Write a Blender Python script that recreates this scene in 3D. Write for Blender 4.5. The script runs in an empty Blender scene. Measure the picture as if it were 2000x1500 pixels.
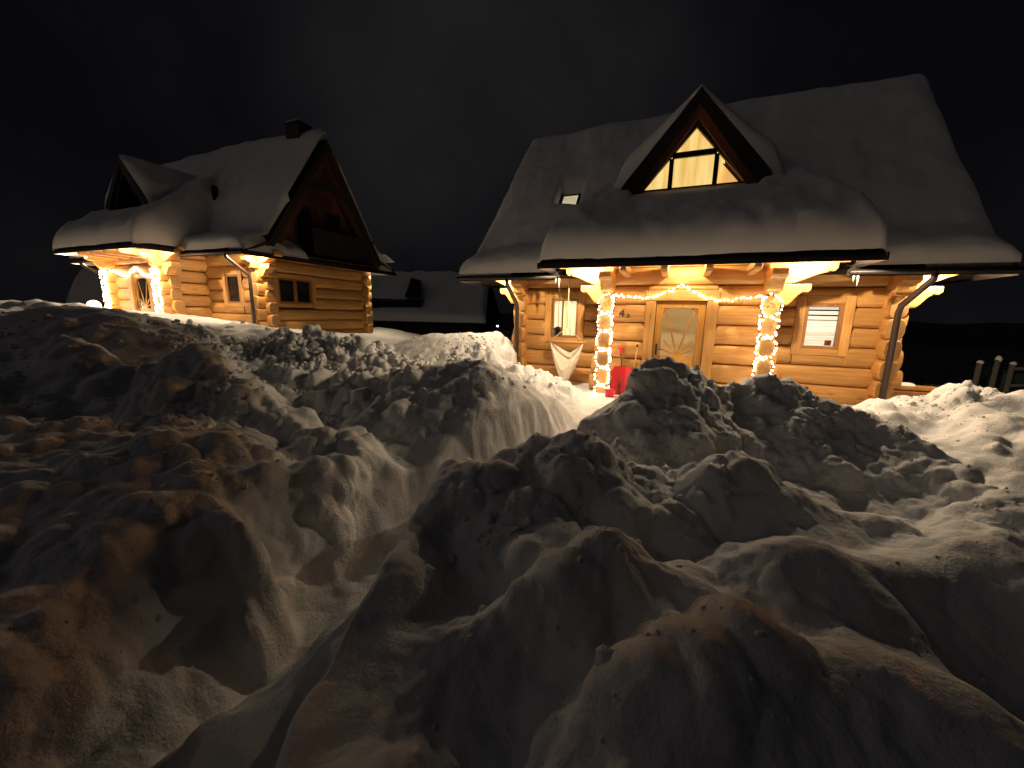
import bpy, math, random
import numpy as np
from mathutils import Vector, Matrix

random.seed(7)
rng = np.random.default_rng(7)
S = bpy.context.scene
COL = S.collection

# ------------------------------------------------------------------ camera
PITCH, ROLL, EYE, FOCAL = math.radians(10.381), math.radians(1.183), 1.59, 760.468
cam_d = bpy.data.cameras.new('camera')
cam = bpy.data.objects.new('camera', cam_d)
COL.objects.link(cam)
cam_d.sensor_width = 36.0
cam_d.lens = 36.0 * FOCAL / 2000.0
cam_d.clip_start = 0.02
cam_d.clip_end = 2000
_F = Vector((0, math.cos(PITCH), -math.sin(PITCH)))
_U = Vector((0, math.sin(PITCH), math.cos(PITCH)))
_R = Vector((1, 0, 0))
_x = _R * math.cos(ROLL) + _U * math.sin(ROLL)
_y = _U * math.cos(ROLL) - _R * math.sin(ROLL)
cam.matrix_world = Matrix(((_x.x, _y.x, -_F.x, 0), (_x.y, _y.y, -_F.y, 0), (_x.z, _y.z, -_F.z, EYE), (0, 0, 0, 1)))
S.camera = cam

# ------------------------------------------------------------------ night sky
W = bpy.data.worlds.new('World')
S.world = W
W.use_nodes = True
nt = W.node_tree
nt.nodes.clear()
wo = nt.nodes.new('ShaderNodeOutputWorld')
bg = nt.nodes.new('ShaderNodeBackground')
geo = nt.nodes.new('ShaderNodeTexCoord')
mp = nt.nodes.new('ShaderNodeMapping')
mp.inputs['Scale'].default_value = (1.6, 1.6, 1.6)
nz = nt.nodes.new('ShaderNodeTexNoise')
nz.inputs['Scale'].default_value = 1.5
nz.inputs['Detail'].default_value = 5
nz.inputs['Roughness'].default_value = 0.5
cr = nt.nodes.new('ShaderNodeValToRGB')
cr.color_ramp.elements[0].position = 0.38
cr.color_ramp.elements[0].color = (0.0017, 0.0017, 0.0026, 1)
cr.color_ramp.elements[1].position = 0.72
cr.color_ramp.elements[1].color = (0.0042, 0.0040, 0.0044, 1)
nt.links.new(geo.outputs['Generated'], mp.inputs['Vector'])
nt.links.new(mp.outputs['Vector'], nz.inputs['Vector'])
nt.links.new(nz.outputs['Fac'], cr.inputs['Fac'])
# thin cloud over the valley catching the village light: brightest above the gap between the houses
dv = nt.nodes.new('ShaderNodeVectorMath')
dv.operation = 'DOT_PRODUCT'
dv.inputs[1].default_value = Vector((-0.06, 0.87, 0.46)).normalized()
nt.links.new(geo.outputs['Generated'], dv.inputs[0])
mr = nt.nodes.new('ShaderNodeMapRange')
mr.interpolation_type = 'SMOOTHSTEP'
mr.inputs['From Min'].default_value = 0.86
mr.inputs['From Max'].default_value = 1.0
nt.links.new(dv.outputs['Value'], mr.inputs['Value'])
ml = nt.nodes.new('ShaderNodeMath')
ml.operation = 'MULTIPLY'
nt.links.new(mr.outputs[0], ml.inputs[0])
nt.links.new(nz.outputs['Fac'], ml.inputs[1])
mg = nt.nodes.new('ShaderNodeMix')
mg.data_type = 'RGBA'
mg.blend_type = 'ADD'
mg.inputs['B'].default_value = (0.0085, 0.0083, 0.0081, 1)
nt.links.new(ml.outputs[0], mg.inputs['Factor'])
nt.links.new(cr.outputs['Color'], mg.inputs['A'])
nt.links.new(mg.outputs['Result'], bg.inputs['Color'])
bg.inputs['Strength'].default_value = 1.0
nt.links.new(bg.outputs['Background'], wo.inputs['Surface'])

# faint soft fill, an added light that lifts the roofs and far snow
sun_d = bpy.data.lights.new('fill_sun', 'SUN')
sun_d.energy = 0.048
sun_d.angle = math.radians(50)
sun_d.color = (1.0, 0.87, 0.80)
sun = bpy.data.objects.new('fill_sun', sun_d)
sun.rotation_euler = Vector((-0.8, -0.25, 0.55)).to_track_quat('Z', 'Y').to_euler()   # added fill, from the left
COL.objects.link(sun)

S.view_settings.view_transform = 'Standard'
S.view_settings.look = 'None'
S.view_settings.exposure = 0.4
S.view_settings.gamma = 1.0
S.view_settings.use_curve_mapping = False
S.render.engine = 'CYCLES'
S.cycles.use_denoising = True
S.cycles.max_bounces = 10
S.cycles.diffuse_bounces = 8
S.cycles.sample_clamp_indirect = 10.0
S.cycles.caustics_reflective = False
S.cycles.caustics_refractive = False


# ------------------------------------------------------------------ materials
def new_mat(name):
    m = bpy.data.materials.new(name)
    m.use_nodes = True
    n = m.node_tree.nodes
    p = n.get('Principled BSDF')
    return m, m.node_tree, p


def plain(name, col, rough=0.6, metal=0.0, noise=0.15, scale=8.0, bump=0.0):
    m, t, p = new_mat(name)
    p.inputs['Roughness'].default_value = rough
    p.inputs['Metallic'].default_value = metal
    tc = t.nodes.new('ShaderNodeTexCoord')
    nzz = t.nodes.new('ShaderNodeTexNoise')
    nzz.inputs['Scale'].default_value = scale
    nzz.inputs['Detail'].default_value = 4
    t.links.new(tc.outputs['Object'], nzz.inputs['Vector'])
    mx = t.nodes.new('ShaderNodeMix')
    mx.data_type = 'RGBA'
    mx.inputs['A'].default_value = (*[c * (1 - noise) for c in col], 1)
    mx.inputs['B'].default_value = (*[min(1, c * (1 + noise)) for c in col], 1)
    t.links.new(nzz.outputs['Fac'], mx.inputs['Factor'])
    t.links.new(mx.outputs['Result'], p.inputs['Base Color'])
    if bump:
        b = t.nodes.new('ShaderNodeBump')
        b.inputs['Strength'].default_value = bump
        b.inputs['Distance'].default_value = 0.01
        t.links.new(nzz.outputs['Fac'], b.inputs['Height'])
        t.links.new(b.outputs['Normal'], p.inputs['Normal'])
    return m


def wood(name, c0, c1, axis, rough=0.55):
    """pine with grain along one axis, each piece a little different"""
    m, t, p = new_mat(name)
    L = t.links.new
    tc = t.nodes.new('ShaderNodeTexCoord')
    oi = t.nodes.new('ShaderNodeObjectInfo')
    mu = t.nodes.new('ShaderNodeMath')
    mu.operation = 'MULTIPLY'
    mu.inputs[1].default_value = 37.0
    L(oi.outputs['Random'], mu.inputs[0])
    ad = t.nodes.new('ShaderNodeVectorMath')
    ad.operation = 'ADD'
    L(tc.outputs['Object'], ad.inputs[0])
    L(mu.outputs[0], ad.inputs[1])
    mpp = t.nodes.new('ShaderNodeMapping')
    sc = [9.0, 9.0, 9.0]
    sc['xyz'.index(axis)] = 0.8
    mpp.inputs['Scale'].default_value = sc
    L(ad.outputs[0], mpp.inputs['Vector'])
    n1 = t.nodes.new('ShaderNodeTexNoise')
    n1.inputs['Scale'].default_value = 2.2
    n1.inputs['Detail'].default_value = 6
    n1.inputs['Distortion'].default_value = 0.6
    L(mpp.outputs[0], n1.inputs['Vector'])
    # knots
    mp2 = t.nodes.new('ShaderNodeMapping')
    s2 = [7.0, 7.0, 7.0]
    s2['xyz'.index(axis)] = 2.6
    mp2.inputs['Scale'].default_value = s2
    L(ad.outputs[0], mp2.inputs['Vector'])
    vo = t.nodes.new('ShaderNodeTexVoronoi')
    vo.inputs['Scale'].default_value = 0.55
    L(mp2.outputs[0], vo.inputs['Vector'])
    kr = t.nodes.new('ShaderNodeValToRGB')
    kr.color_ramp.elements[0].position = 0.03
    kr.color_ramp.elements[0].color = (0.45, 0.45, 0.45, 1)
    kr.color_ramp.elements[1].position = 0.13
    kr.color_ramp.elements[1].color = (1, 1, 1, 1)
    L(vo.outputs['Distance'], kr.inputs['Fac'])
    rp = t.nodes.new('ShaderNodeValToRGB')
    rp.color_ramp.elements[0].position = 0.3
    rp.color_ramp.elements[0].color = (*c0, 1)
    rp.color_ramp.elements[1].position = 0.68
    rp.color_ramp.elements[1].color = (*c1, 1)
    L(n1.outputs['Fac'], rp.inputs['Fac'])
    hs = t.nodes.new('ShaderNodeHueSaturation')
    mr = t.nodes.new('ShaderNodeMapRange')
    mr.inputs['To Min'].default_value = 0.82
    mr.inputs['To Max'].default_value = 1.12
    L(oi.outputs['Random'], mr.inputs['Value'])
    L(mr.outputs[0], hs.inputs['Value'])
    mm = t.nodes.new('ShaderNodeMix')
    mm.data_type = 'RGBA'
    mm.blend_type = 'MULTIPLY'
    mm.inputs['Factor'].default_value = 1.0
    L(rp.outputs['Color'], mm.inputs['A'])
    L(kr.outputs['Color'], mm.inputs['B'])
    L(mm.outputs['Result'], hs.inputs['Color'])
    L(hs.outputs['Color'], p.inputs['Base Color'])
    p.inputs['Roughness'].default_value = rough
    b = t.nodes.new('ShaderNodeBump')
    b.inputs['Strength'].default_value = 0.35
    b.inputs['Distance'].default_value = 0.012
    L(n1.outputs['Fac'], b.inputs['Height'])
    L(b.outputs['Normal'], p.inputs['Normal'])
    return m


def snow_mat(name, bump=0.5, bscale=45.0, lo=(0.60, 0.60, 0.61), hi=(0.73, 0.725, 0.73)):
    m, t, p = new_mat(name)
    L = t.links.new
    tc = t.nodes.new('ShaderNodeTexCoord')
    n1 = t.nodes.new('ShaderNodeTexNoise')
    n1.inputs['Scale'].default_value = bscale
    n1.inputs['Detail'].default_value = 6
    n1.inputs['Roughness'].default_value = 0.62
    L(tc.outputs['Object'], n1.inputs['Vector'])
    n2 = t.nodes.new('ShaderNodeTexNoise')
    n2.inputs['Scale'].default_value = 3.0
    n2.inputs['Detail'].default_value = 3
    L(tc.outputs['Object'], n2.inputs['Vector'])
    mx = t.nodes.new('ShaderNodeMix')
    mx.data_type = 'RGBA'
    mx.inputs['A'].default_value = (*lo, 1)
    mx.inputs['B'].default_value = (*hi, 1)
    L(n2.outputs['Fac'], mx.inputs['Factor'])
    L(mx.outputs['Result'], p.inputs['Base Color'])
    p.inputs['Roughness'].default_value = 0.75
    p.inputs['Specular IOR Level'].default_value = 0.25
    b = t.nodes.new('ShaderNodeBump')
    b.inputs['Strength'].default_value = bump
    b.inputs['Distance'].default_value = 0.02
    L(n1.outputs['Fac'], b.inputs['Height'])
    L(b.outputs['Normal'], p.inputs['Normal'])
    return m


def emit(name, col, s):
    m, t, p = new_mat(name)
    p.inputs['Base Color'].default_value = (*col, 1)
    p.inputs['Emission Color'].default_value = (*col, 1)
    p.inputs['Emission Strength'].default_value = s
    return m


def fabric_lit(name, ca, cb, s, axis, scale, base=(0.7, 0.6, 0.4)):
    """a curtain or blind with a lit room behind it: glows unevenly through its folds"""
    m, t, p = new_mat(name)
    L = t.links.new
    tc = t.nodes.new('ShaderNodeTexCoord')
    mpp = t.nodes.new('ShaderNodeMapping')
    sc = [0.6, 0.6, 0.6]
    sc['xyz'.index(axis)] = scale
    mpp.inputs['Scale'].default_value = sc
    L(tc.outputs['Object'], mpp.inputs['Vector'])
    n1 = t.nodes.new('ShaderNodeTexNoise')
    n1.inputs['Scale'].default_value = 1.0
    n1.inputs['Detail'].default_value = 3
    n1.inputs['Distortion'].default_value = 0.4
    L(mpp.outputs[0], n1.inputs['Vector'])
    rp = t.nodes.new('ShaderNodeValToRGB')
    rp.color_ramp.elements[0].position = 0.3
    rp.color_ramp.elements[0].color = (*ca, 1)
    rp.color_ramp.elements[1].position = 0.6
    rp.color_ramp.elements[1].color = (*cb, 1)
    L(n1.outputs['Fac'], rp.inputs['Fac'])
    L(rp.outputs['Color'], p.inputs['Emission Color'])
    p.inputs['Base Color'].default_value = (*base, 1)
    p.inputs['Emission Strength'].default_value = s
    p.inputs['Roughness'].default_value = 0.9
    return m


def glass_mat(name, fac=0.12, tint=(0.95, 0.95, 0.95)):
    m, t, p = new_mat(name)
    t.nodes.remove(p)
    L = t.links.new
    out = t.nodes['Material Output']
    tr = t.nodes.new('ShaderNodeBsdfTransparent')
    tr.inputs['Color'].default_value = (*tint, 1)
    gl = t.nodes.new('ShaderNodeBsdfGlossy')
    gl.inputs['Roughness'].default_value = 0.04
    fr = t.nodes.new('ShaderNodeFresnel')
    fr.inputs['IOR'].default_value = 1.35
    mx = t.nodes.new('ShaderNodeMixShader')
    L(fr.outputs[0], mx.inputs[0])
    L(tr.outputs[0], mx.inputs[1])
    L(gl.outputs[0], mx.inputs[2])
    L(mx.outputs[0], out.inputs['Surface'])
    return m


P0, P1 = (0.38, 0.182, 0.044), (0.55, 0.288, 0.085)
M = {
    'wood_x': wood('pine_along_x', P0, P1, 'x'),
    'wood_y': wood('pine_along_y', P0, P1, 'y'),
    'wood_z': wood('pine_along_z', P0, P1, 'z'),
    'wood_end': wood('pine_end_grain', (0.28, 0.14, 0.042), (0.37, 0.195, 0.065), 'y', 0.7),
    'door_wood': wood('door_pine', (0.36, 0.175, 0.032), (0.46, 0.235, 0.052), 'z', 0.4),
    'brown_frame': wood('brown_frame_wood', (0.20, 0.085, 0.025), (0.30, 0.135, 0.045), 'z', 0.45),
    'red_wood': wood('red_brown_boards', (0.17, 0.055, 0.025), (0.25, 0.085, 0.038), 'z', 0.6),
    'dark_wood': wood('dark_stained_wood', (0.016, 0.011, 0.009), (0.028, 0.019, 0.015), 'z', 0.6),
    'dark_red': wood('dark_red_gable_boards', (0.075, 0.025, 0.014), (0.11, 0.038, 0.02), 'z', 0.6),  # darker copy of the red boards, the gable's dimness put into the colour
    'core': plain('shadowed_wall_core', (0.10, 0.05, 0.02), 0.9),
    'metal': plain('dark_brown_sheet_metal', (0.022, 0.017, 0.015), 0.45, 0.3),
    'pipe': plain('brown_downpipe', (0.045, 0.028, 0.020), 0.4, 0.2),
    'roof': plain('dark_shingle', (0.03, 0.026, 0.024), 0.9),
    'brick': plain('soot_dark_brick', (0.05, 0.035, 0.03), 0.9),
    'snow': snow_mat('packed_snow', 0.6, 48.0),  # ground snow toned down, partly standing in for dimmer foreground light
    'roof_snow': snow_mat('smooth_roof_snow', 0.22, 16.0, (0.88, 0.87, 0.87), (0.94, 0.93, 0.93)),  # paler than the ground snow, partly making up for missing roof light
    'far_snow': snow_mat('far_snow', 0.2, 6.0),
    'far_field': plain('darkened_snow', (0.06, 0.06, 0.06), 1.0, 0, 0.8, 0.25),  # far snow made near black, its lack of light put into the colour
    'forest': plain('dark_forest_floor', (0.012, 0.014, 0.012), 1.0, 0, 0.4, 0.3),
    'glass': glass_mat('window_glass'),
    'dark_glass': plain('unlit_glass', (0.012, 0.011, 0.012), 0.12),
    'red_plastic': plain('red_plastic', (0.70, 0.018, 0.035), 0.35, 0, 0.06),
    'green_plastic': plain('green_plastic', (0.05, 0.22, 0.06), 0.4),
    'purple_plastic': plain('purple_plastic', (0.22, 0.12, 0.42), 0.4),
    'black': plain('black_painted_metal', (0.012, 0.012, 0.012), 0.4),
    'cotton': plain('undyed_cotton', (0.82, 0.77, 0.66), 0.95, 0, 0.1, 60, 0.4),
    'rope': plain('rope', (0.62, 0.50, 0.34), 0.95),
    'ice': plain('ice', (0.75, 0.78, 0.80), 0.15),
    'bin': plain('dark_green_plastic', (0.02, 0.05, 0.035), 0.5),
    'grey_wood': plain('weathered_grey_wood', (0.16, 0.14, 0.12), 0.9, 0, 0.3, 20),
    'bulb': emit('warm_white_led', (1.0, 0.80, 0.52), 30.0),
    'lens': emit('downlight_lens', (1.0, 0.80, 0.52), 25.0),
    'globe': emit('globe_lamp_glow', (1.0, 0.86, 0.62), 9.0),
    'far_lamp': emit('far_street_lamp', (0.85, 0.95, 1.0), 6.0),
    'wire': plain('green_wire', (0.03, 0.05, 0.03), 0.6),
    'curtain': fabric_lit('gable_curtain', (0.80, 0.46, 0.11), (1.0, 0.72, 0.26), 0.84, 'x', 7.0),
    'room': fabric_lit('lit_room_boards', (0.66, 0.33, 0.09), (0.78, 0.44, 0.14), 0.85, 'x', 3.0),
    'net': fabric_lit('net_curtain', (0.62, 0.44, 0.20), (1.0, 0.88, 0.58), 0.72, 'x', 12.0),
    'blind': fabric_lit('pleated_blind', (0.66, 0.54, 0.33), (1.0, 0.93, 0.74), 0.68, 'z', 16.0, (0.45, 0.42, 0.36)),
    'door_room': fabric_lit('hall_behind_door', (0.42, 0.20, 0.05), (0.90, 0.55, 0.20), 0.45, 'z', 2.5, (0.25, 0.15, 0.07)),
    'skylight': fabric_lit('lit_roof_window', (0.34, 0.27, 0.16), (0.55, 0.46, 0.30), 0.8, 'z', 3.0),
}


# ------------------------------------------------------------------ building helpers
class MB:
    def __init__(s):
        s.v, s.f, s.mi = [], [], []

    def add(s, verts, faces, mi=0):
        o = len(s.v)
        s.v += [tuple(map(float, q)) for q in verts]
        s.f += [tuple(i + o for i in f) for f in faces]
        s.mi += [mi] * len(faces)
        return s

    def box(s, x0, x1, y0, y1, z0, z1, mi=0):
        return s.add([(x0, y0, z0), (x1, y0, z0), (x1, y1, z0), (x0, y1, z0), (x0, y0, z1), (x1, y0, z1), (x1, y1, z1), (x0, y1, z1)],
                     [(3, 2, 1, 0), (4, 5, 6, 7), (0, 1, 5, 4), (1, 2, 6, 5), (2, 3, 7, 6), (3, 0, 4, 7)], mi)

    def prism(s, poly, a, b, axis, mi=0):
        """poly: 2D points; axis 'y': poly is (x,z), spans y a..b; 'x': poly is (y,z); 'z': poly is (x,y)"""
        n = len(poly)

        def P(q, w):
            return {'y': (q[0], w, q[1]), 'x': (w, q[0], q[1]), 'z': (q[0], q[1], w)}[axis]
        vs = [P(q, a) for q in poly] + [P(q, b) for q in poly]
        fs = [tuple(range(n)), tuple(range(2 * n - 1, n - 1, -1))]
        fs += [((i + 1) % n, i, n + i, n + (i + 1) % n) for i in range(n)]
        return s.add(vs, fs, mi)

    def tube(s, pts, r, n=8, mi=0, caps=True):
        pts = [Vector(p) for p in pts]
        rr = r if isinstance(r, (list, tuple)) else [r] * len(pts)
        vs, fs = [], []
        prev = None
        for i, p in enumerate(pts):
            d = (pts[min(i + 1, len(pts) - 1)] - pts[max(i - 1, 0)]).normalized()
            if prev is None:
                a = d.orthogonal().normalized()
            else:
                a = (prev - d * prev.dot(d)).normalized()
            prev = a
            b = d.cross(a)
            for k in range(n):
                t = 2 * math.pi * k / n
                vs.append(p + (a * math.cos(t) + b * math.sin(t)) * rr[i])
        for i in range(len(pts) - 1):
            for k in range(n):
                fs.append((i * n + k, i * n + (k + 1) % n, (i + 1) * n + (k + 1) % n, (i + 1) * n + k))
        if caps:
            fs.append(tuple(range(n - 1, -1, -1)))
            fs.append(tuple((len(pts) - 1) * n + k for k in range(n)))
        return s.add(vs, fs, mi)

    def ball(s, c, r, seg=8, rings=5, sz=1.0, mi=0):
        vs, fs = [], []
        for j in range(rings + 1):
            ph = math.pi * j / rings
            for i in range(seg):
                th = 2 * math.pi * i / seg
                vs.append((c[0] + r * math.sin(ph) * math.cos(th), c[1] + r * math.sin(ph) * math.sin(th), c[2] + r * sz * math.cos(ph)))
        for j in range(rings):
            for i in range(seg):
                fs.append((j * seg + i, (j + 1) * seg + i, (j + 1) * seg + (i + 1) % seg, j * seg + (i + 1) % seg))
        return s.add(vs, fs, mi)

    def grid(s, X, Y, Z, alive=None, mi=0):
        n, m = X.shape
        vs = np.stack([X, Y, Z], -1).reshape(-1, 3)
        fs = []
        for i in range(n - 1):
            for j in range(m - 1):
                if alive is None or (alive[i, j] and alive[i + 1, j] and alive[i, j + 1] and alive[i + 1, j + 1]):
                    fs.append((i * m + j, (i + 1) * m + j, (i + 1) * m + j + 1, i * m + j + 1))
        return s.add(vs, fs, mi)

    def build(s, name, mats, parent=None, smooth=False, bevel=0.0):
        me = bpy.data.meshes.new(name)
        me.from_pydata(s.v, [], s.f)
        for m in (mats if isinstance(mats, (list, tuple)) else [mats]):
            me.materials.append(m)
        if any(s.mi):
            me.polygons.foreach_set('material_index', s.mi)
        if smooth:
            me.polygons.foreach_set('use_smooth', [True] * len(me.polygons))
        me.update()
        o = bpy.data.objects.new(name, me)
        COL.objects.link(o)
        if parent is not None:
            o.parent = parent
        if bevel:
            b = o.modifiers.new('bevel', 'BEVEL')
            b.width = bevel
            b.segments = 2
            b.limit_method = 'ANGLE'
        return o


def smooth_by_angle(o, deg=40):
    me = o.data
    me.polygons.foreach_set('use_smooth', [True] * len(me.polygons))
    me.set_sharp_from_angle(angle=math.radians(deg))
    return o


def tag(o, label=None, cat=None, group=None, kind=None):
    for k, v in (('label', label), ('category', cat), ('group', group), ('kind', kind)):
        if v:
            o[k] = v
    return o


def empty(name, loc=(0, 0, 0), rz=0.0, parent=None):
    o = bpy.data.objects.new(name, None)
    o.empty_display_size = 0.2
    o.location = loc
    o.rotation_euler = (0, 0, rz)
    COL.objects.link(o)
    if parent is not None:
        o.parent = parent
    return o


# ------------------------------------------------------------------ noise (numpy)
def _hash(ix, iy, iz, k):
    h = (ix * 374761393 + iy * 668265263 + iz * 2147483647 + k * 1274126177) & 0xffffffff
    h = ((h ^ (h >> 13)) * 1274126177) & 0xffffffff
    h = ((h ^ (h >> 16)) * 2246822519) & 0xffffffff
    h = h ^ (h >> 15)
    return (h & 0xffffff) / float(0xffffff)


def vnoise(x, y, z, k=0):
    ix, iy, iz = (np.floor(a).astype(np.int64) for a in (x, y, z))
    fx, fy, fz = x - ix, y - iy, z - iz
    fx, fy, fz = (f * f * f * (f * (f * 6 - 15) + 10) for f in (fx, fy, fz))
    r = 0
    for a in (0, 1):
        for b in (0, 1):
            for c in (0, 1):
                w = (fx if a else 1 - fx) * (fy if b else 1 - fy) * (fz if c else 1 - fz)
                r = r + w * _hash(ix + a, iy + b, iz + c, k)
    return r * 2 - 1


def fbm(x, y, z, octv=4, k=0, gain=0.5):
    r, a, s = 0, 1.0, 1.0
    for i in range(octv):
        r = r + a * vnoise(x * s, y * s, z * s, k + i)
        a *= gain
        s *= 2.03
    return r


def clods(x, y, z, k=0, fill=0.75):
    """rounded lumps: highest of the balls scattered one to a cell"""
    ix, iy, iz = (np.floor(a).astype(np.int64) for a in (x, y, z))
    best = np.zeros_like(x)
    for a in (-1, 0, 1):
        for b in (-1, 0, 1):
            for c in (-1, 0, 1):
                jx, jy, jz = ix + a, iy + b, iz + c
                cx = jx + _hash(jx, jy, jz, k)
                cy = jy + _hash(jx, jy, jz, k + 1)
                cz = jz + _hash(jx, jy, jz, k + 2)
                r = 0.35 + 0.5 * _hash(jx, jy, jz, k + 3)
                on = _hash(jx, jy, jz, k + 4) < fill
                d2 = ((x - cx) ** 2 + (y - cy) ** 2 + (z - cz) ** 2) / (r * r)
                hgt = np.where(on, r * np.clip(1 - d2, 0, 1) ** 0.8, 0)
                best = np.maximum(best, hgt)
    return best


def smax(a, b, k):
    h = np.clip(0.5 + 0.5 * (a - b) / k, 0, 1)
    return b * (1 - h) + a * h + k * h * (1 - h)


def smin(a, b, k):
    return -smax(-a, -b, k)


def sstep(a, b, x):
    t = np.clip((x - a) / (b - a), 0, 1)
    return t * t * (3 - 2 * t)


def polydist(x, y, pts):
    """distance to a polyline, the height on it at the nearest point, side (+1 camera side)"""
    best = np.full(x.shape, 1e9)
    hz = np.zeros_like(x)
    side = np.ones_like(x)
    for (x0, y0, z0), (x1, y1, z1) in zip(pts[:-1], pts[1:]):
        dx, dy = x1 - x0, y1 - y0
        t = np.clip(((x - x0) * dx + (y - y0) * dy) / (dx * dx + dy * dy + 1e-9), 0, 1)
        px, py = x - (x0 + t * dx), y - (y0 + t * dy)
        d = np.hypot(px, py)
        cr = dx * py - dy * px
        m = d < best
        best = np.where(m, d, best)
        hz = np.where(m, z0 + t * (z1 - z0), hz)
        side = np.where(m, np.clip(-cr / (math.hypot(dx, dy) * d + 1e-6), -1, 1), side)
    return best, hz, side


# ------------------------------------------------------------------ snow ground
RIDGES = {   # name: (front slope, back slope, cap radius, points in metres)
    'right_mound': (0.75, 1.3, 0.1, [(0.57, 4.10, 0.10), (0.64, 4.20, 0.34), (0.89, 4.35, 0.53), (1.18, 4.40, 0.66), (1.46, 4.40, 0.80), (1.58, 4.40, 1.03), (1.77, 4.40, 1.07), (2.01, 4.40, 0.99), (2.25, 4.40, 0.89), (2.58, 4.40, 0.85), (2.83, 4.35, 0.91), (3.06, 4.30, 0.94), (3.29, 4.20, 0.80), (3.45, 4.00, 0.68), (3.70, 3.90, 0.62), (3.79,3.50,0.52), (3.81,3.20,0.43), (3.68,2.85,0.36), (3.50,2.45,0.26), (3.55,2.10,0.09)]),
    'front_mound': (0.55, 0.9, 0.12, [(-0.75, 2.00, 0.22), (-0.75, 2.30, 0.30), (-0.68, 2.60, 0.36), (-0.48, 2.75, 0.44), (-0.15, 2.85, 0.47), (0.13, 2.90, 0.56), (0.37, 2.90, 0.60), (0.50, 2.85, 0.55), (0.71, 2.80, 0.53), (0.93, 2.75, 0.49), (1.16, 2.75, 0.43), (1.52, 2.70, 0.42), (1.79, 2.65, 0.47), (1.95, 2.55, 0.39), (2.14, 2.50, 0.33), (2.25, 2.45, 0.27), (2.49, 2.40, 0.23), (2.81, 2.35, 0.21), (3.05, 2.30, 0.23), (3.36, 2.20, 0.19)]),
    'hump_a': (0.9, 1.0, 0.1, [(-0.26, 1.45, 0.25), (-0.07, 1.55, 0.28), (0.19, 1.65, 0.35), (0.32, 1.75, 0.48), (0.48, 1.80, 0.56), (0.65, 1.75, 0.46), (0.86, 1.70, 0.39), (1.09, 1.65, 0.32)]),
    'hump_b': (0.8, 0.8, 0.12, [(1.30, 1.75, 0.30), (1.37, 1.80, 0.47), (1.54, 1.80, 0.50), (1.69, 1.80, 0.41), (1.91, 1.80, 0.35), (2.12, 1.80, 0.32), (2.41, 1.90, 0.37), (2.59, 1.95, 0.45)]),
    'hump_c': (0.7, 0.7, 0.12, [(0.47, 1.15, 0.34), (0.55, 1.15, 0.38), (0.65, 1.15, 0.31), (0.75, 1.20, 0.42), (0.83, 1.22, 0.49), (0.97, 1.25, 0.42), (1.08, 1.25, 0.40), (1.21, 1.20, 0.39), (1.34, 1.20, 0.39), (1.53, 1.15, 0.36)]),
    'left_top': (0.55, 0.9, 0.12, [(-4.30, 5.00, 0.89), (-3.85, 4.80, 0.95), (-3.41, 4.50, 0.91), (-2.65, 4.10, 0.61), (-2.01, 3.70, 0.46), (-1.42, 3.35, 0.37), (-1.12, 3.15, 0.31), (-0.81, 2.95, 0.22)]),
    'left_dome': (0.45, 0.4, 0.5, [(-9.72, 6.50, 1.48), (-8.21, 6.30, 1.41), (-7.72, 6.30, 1.40), (-7.04, 6.30, 1.53), (-6.46, 6.20, 1.48), (-5.66, 6.00, 1.25), (-5.13, 5.80, 1.04), (-4.81, 5.60, 0.86)]),
    'left_rock': (2.0, 2.0, 0.22, [(-5.88, 4.80, 0.97), (-5.62, 4.80, 1.20), (-5.18, 4.70, 1.11), (-4.75, 4.60, 0.87)]),
    'left_near': (0.2, 0.35, 0.25, [(-5.12, 3.00, 0.64), (-4.44, 2.95, 0.63), (-3.98, 2.90, 0.58), (-3.49, 2.90, 0.63), (-2.88, 2.80, 0.63), (-2.45, 2.65, 0.57), (-1.90, 2.35, 0.50), (-1.37, 2.00, 0.44)]),
    'center_bank': (0.6, 0.9, 0.15, [(-2.24, 5.40, 0.64), (-1.62, 5.30, 0.77), (-1.18, 5.20, 0.88), (-0.69, 5.20, 0.93), (-0.42, 5.20, 0.96), (-0.11, 5.20, 0.79), (0.04, 5.20, 0.60), (0.36, 5.30, 0.53), (0.62, 5.40, 0.44), (0.77, 5.40, 0.31)]),
    'chunk_pile': (0.45, 0.4, 0.2, [(-5.85, 7.00, 0.66), (-5.28, 7.00, 0.76), (-4.70, 7.00, 1.01), (-4.05, 7.00, 1.09), (-3.45, 6.90, 1.10), (-2.87, 6.80, 0.99), (-2.27, 6.60, 0.86), (-1.71, 6.40, 0.66)]),
    'neighbour_bank': (0.35, 0.3, 0.4, [(-8.94, 10.00, 1.01), (-8.24, 10.00, 1.21), (-7.57, 9.80, 1.14), (-6.84, 9.50, 1.20), (-6.03, 9.20, 1.15), (-5.38, 9.00, 1.03)]),
    'yard_bank': (0.4, 0.3, 0.3, [(-2.62, 8.60, 0.65), (-2.03, 9.00, 0.91), (-1.71, 9.20, 1.07), (-0.75, 9.20, 1.11), (-0.20, 9.00, 0.99)]),
    'right_bank': (0.45, 0.5, 0.25, [(4.65, 5.20, 0.29), (5.47, 5.40, 0.32), (5.91, 5.50, 0.46), (6.17, 5.40, 0.45), (6.39, 5.30, 0.57), (6.66, 5.20, 0.69), (6.95, 5.20, 0.66), (7.72, 5.00, 0.56)]),
    'right_hump': (0.5, 0.7, 0.2, [(5.08, 4.40, 0.15), (5.40, 4.50, 0.29), (5.69, 4.50, 0.38), (5.99, 4.40, 0.39), (6.75, 4.30, 0.35)]),
    'far_left': (0.3, 0.1, 0.5, [(-14.80, 9.50, 1.54), (-11.70, 9.00, 1.50), (-10.76, 9.00, 1.54), (-10.16, 9.20, 1.53), (-10.02, 9.50, 1.44)]),
}
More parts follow.
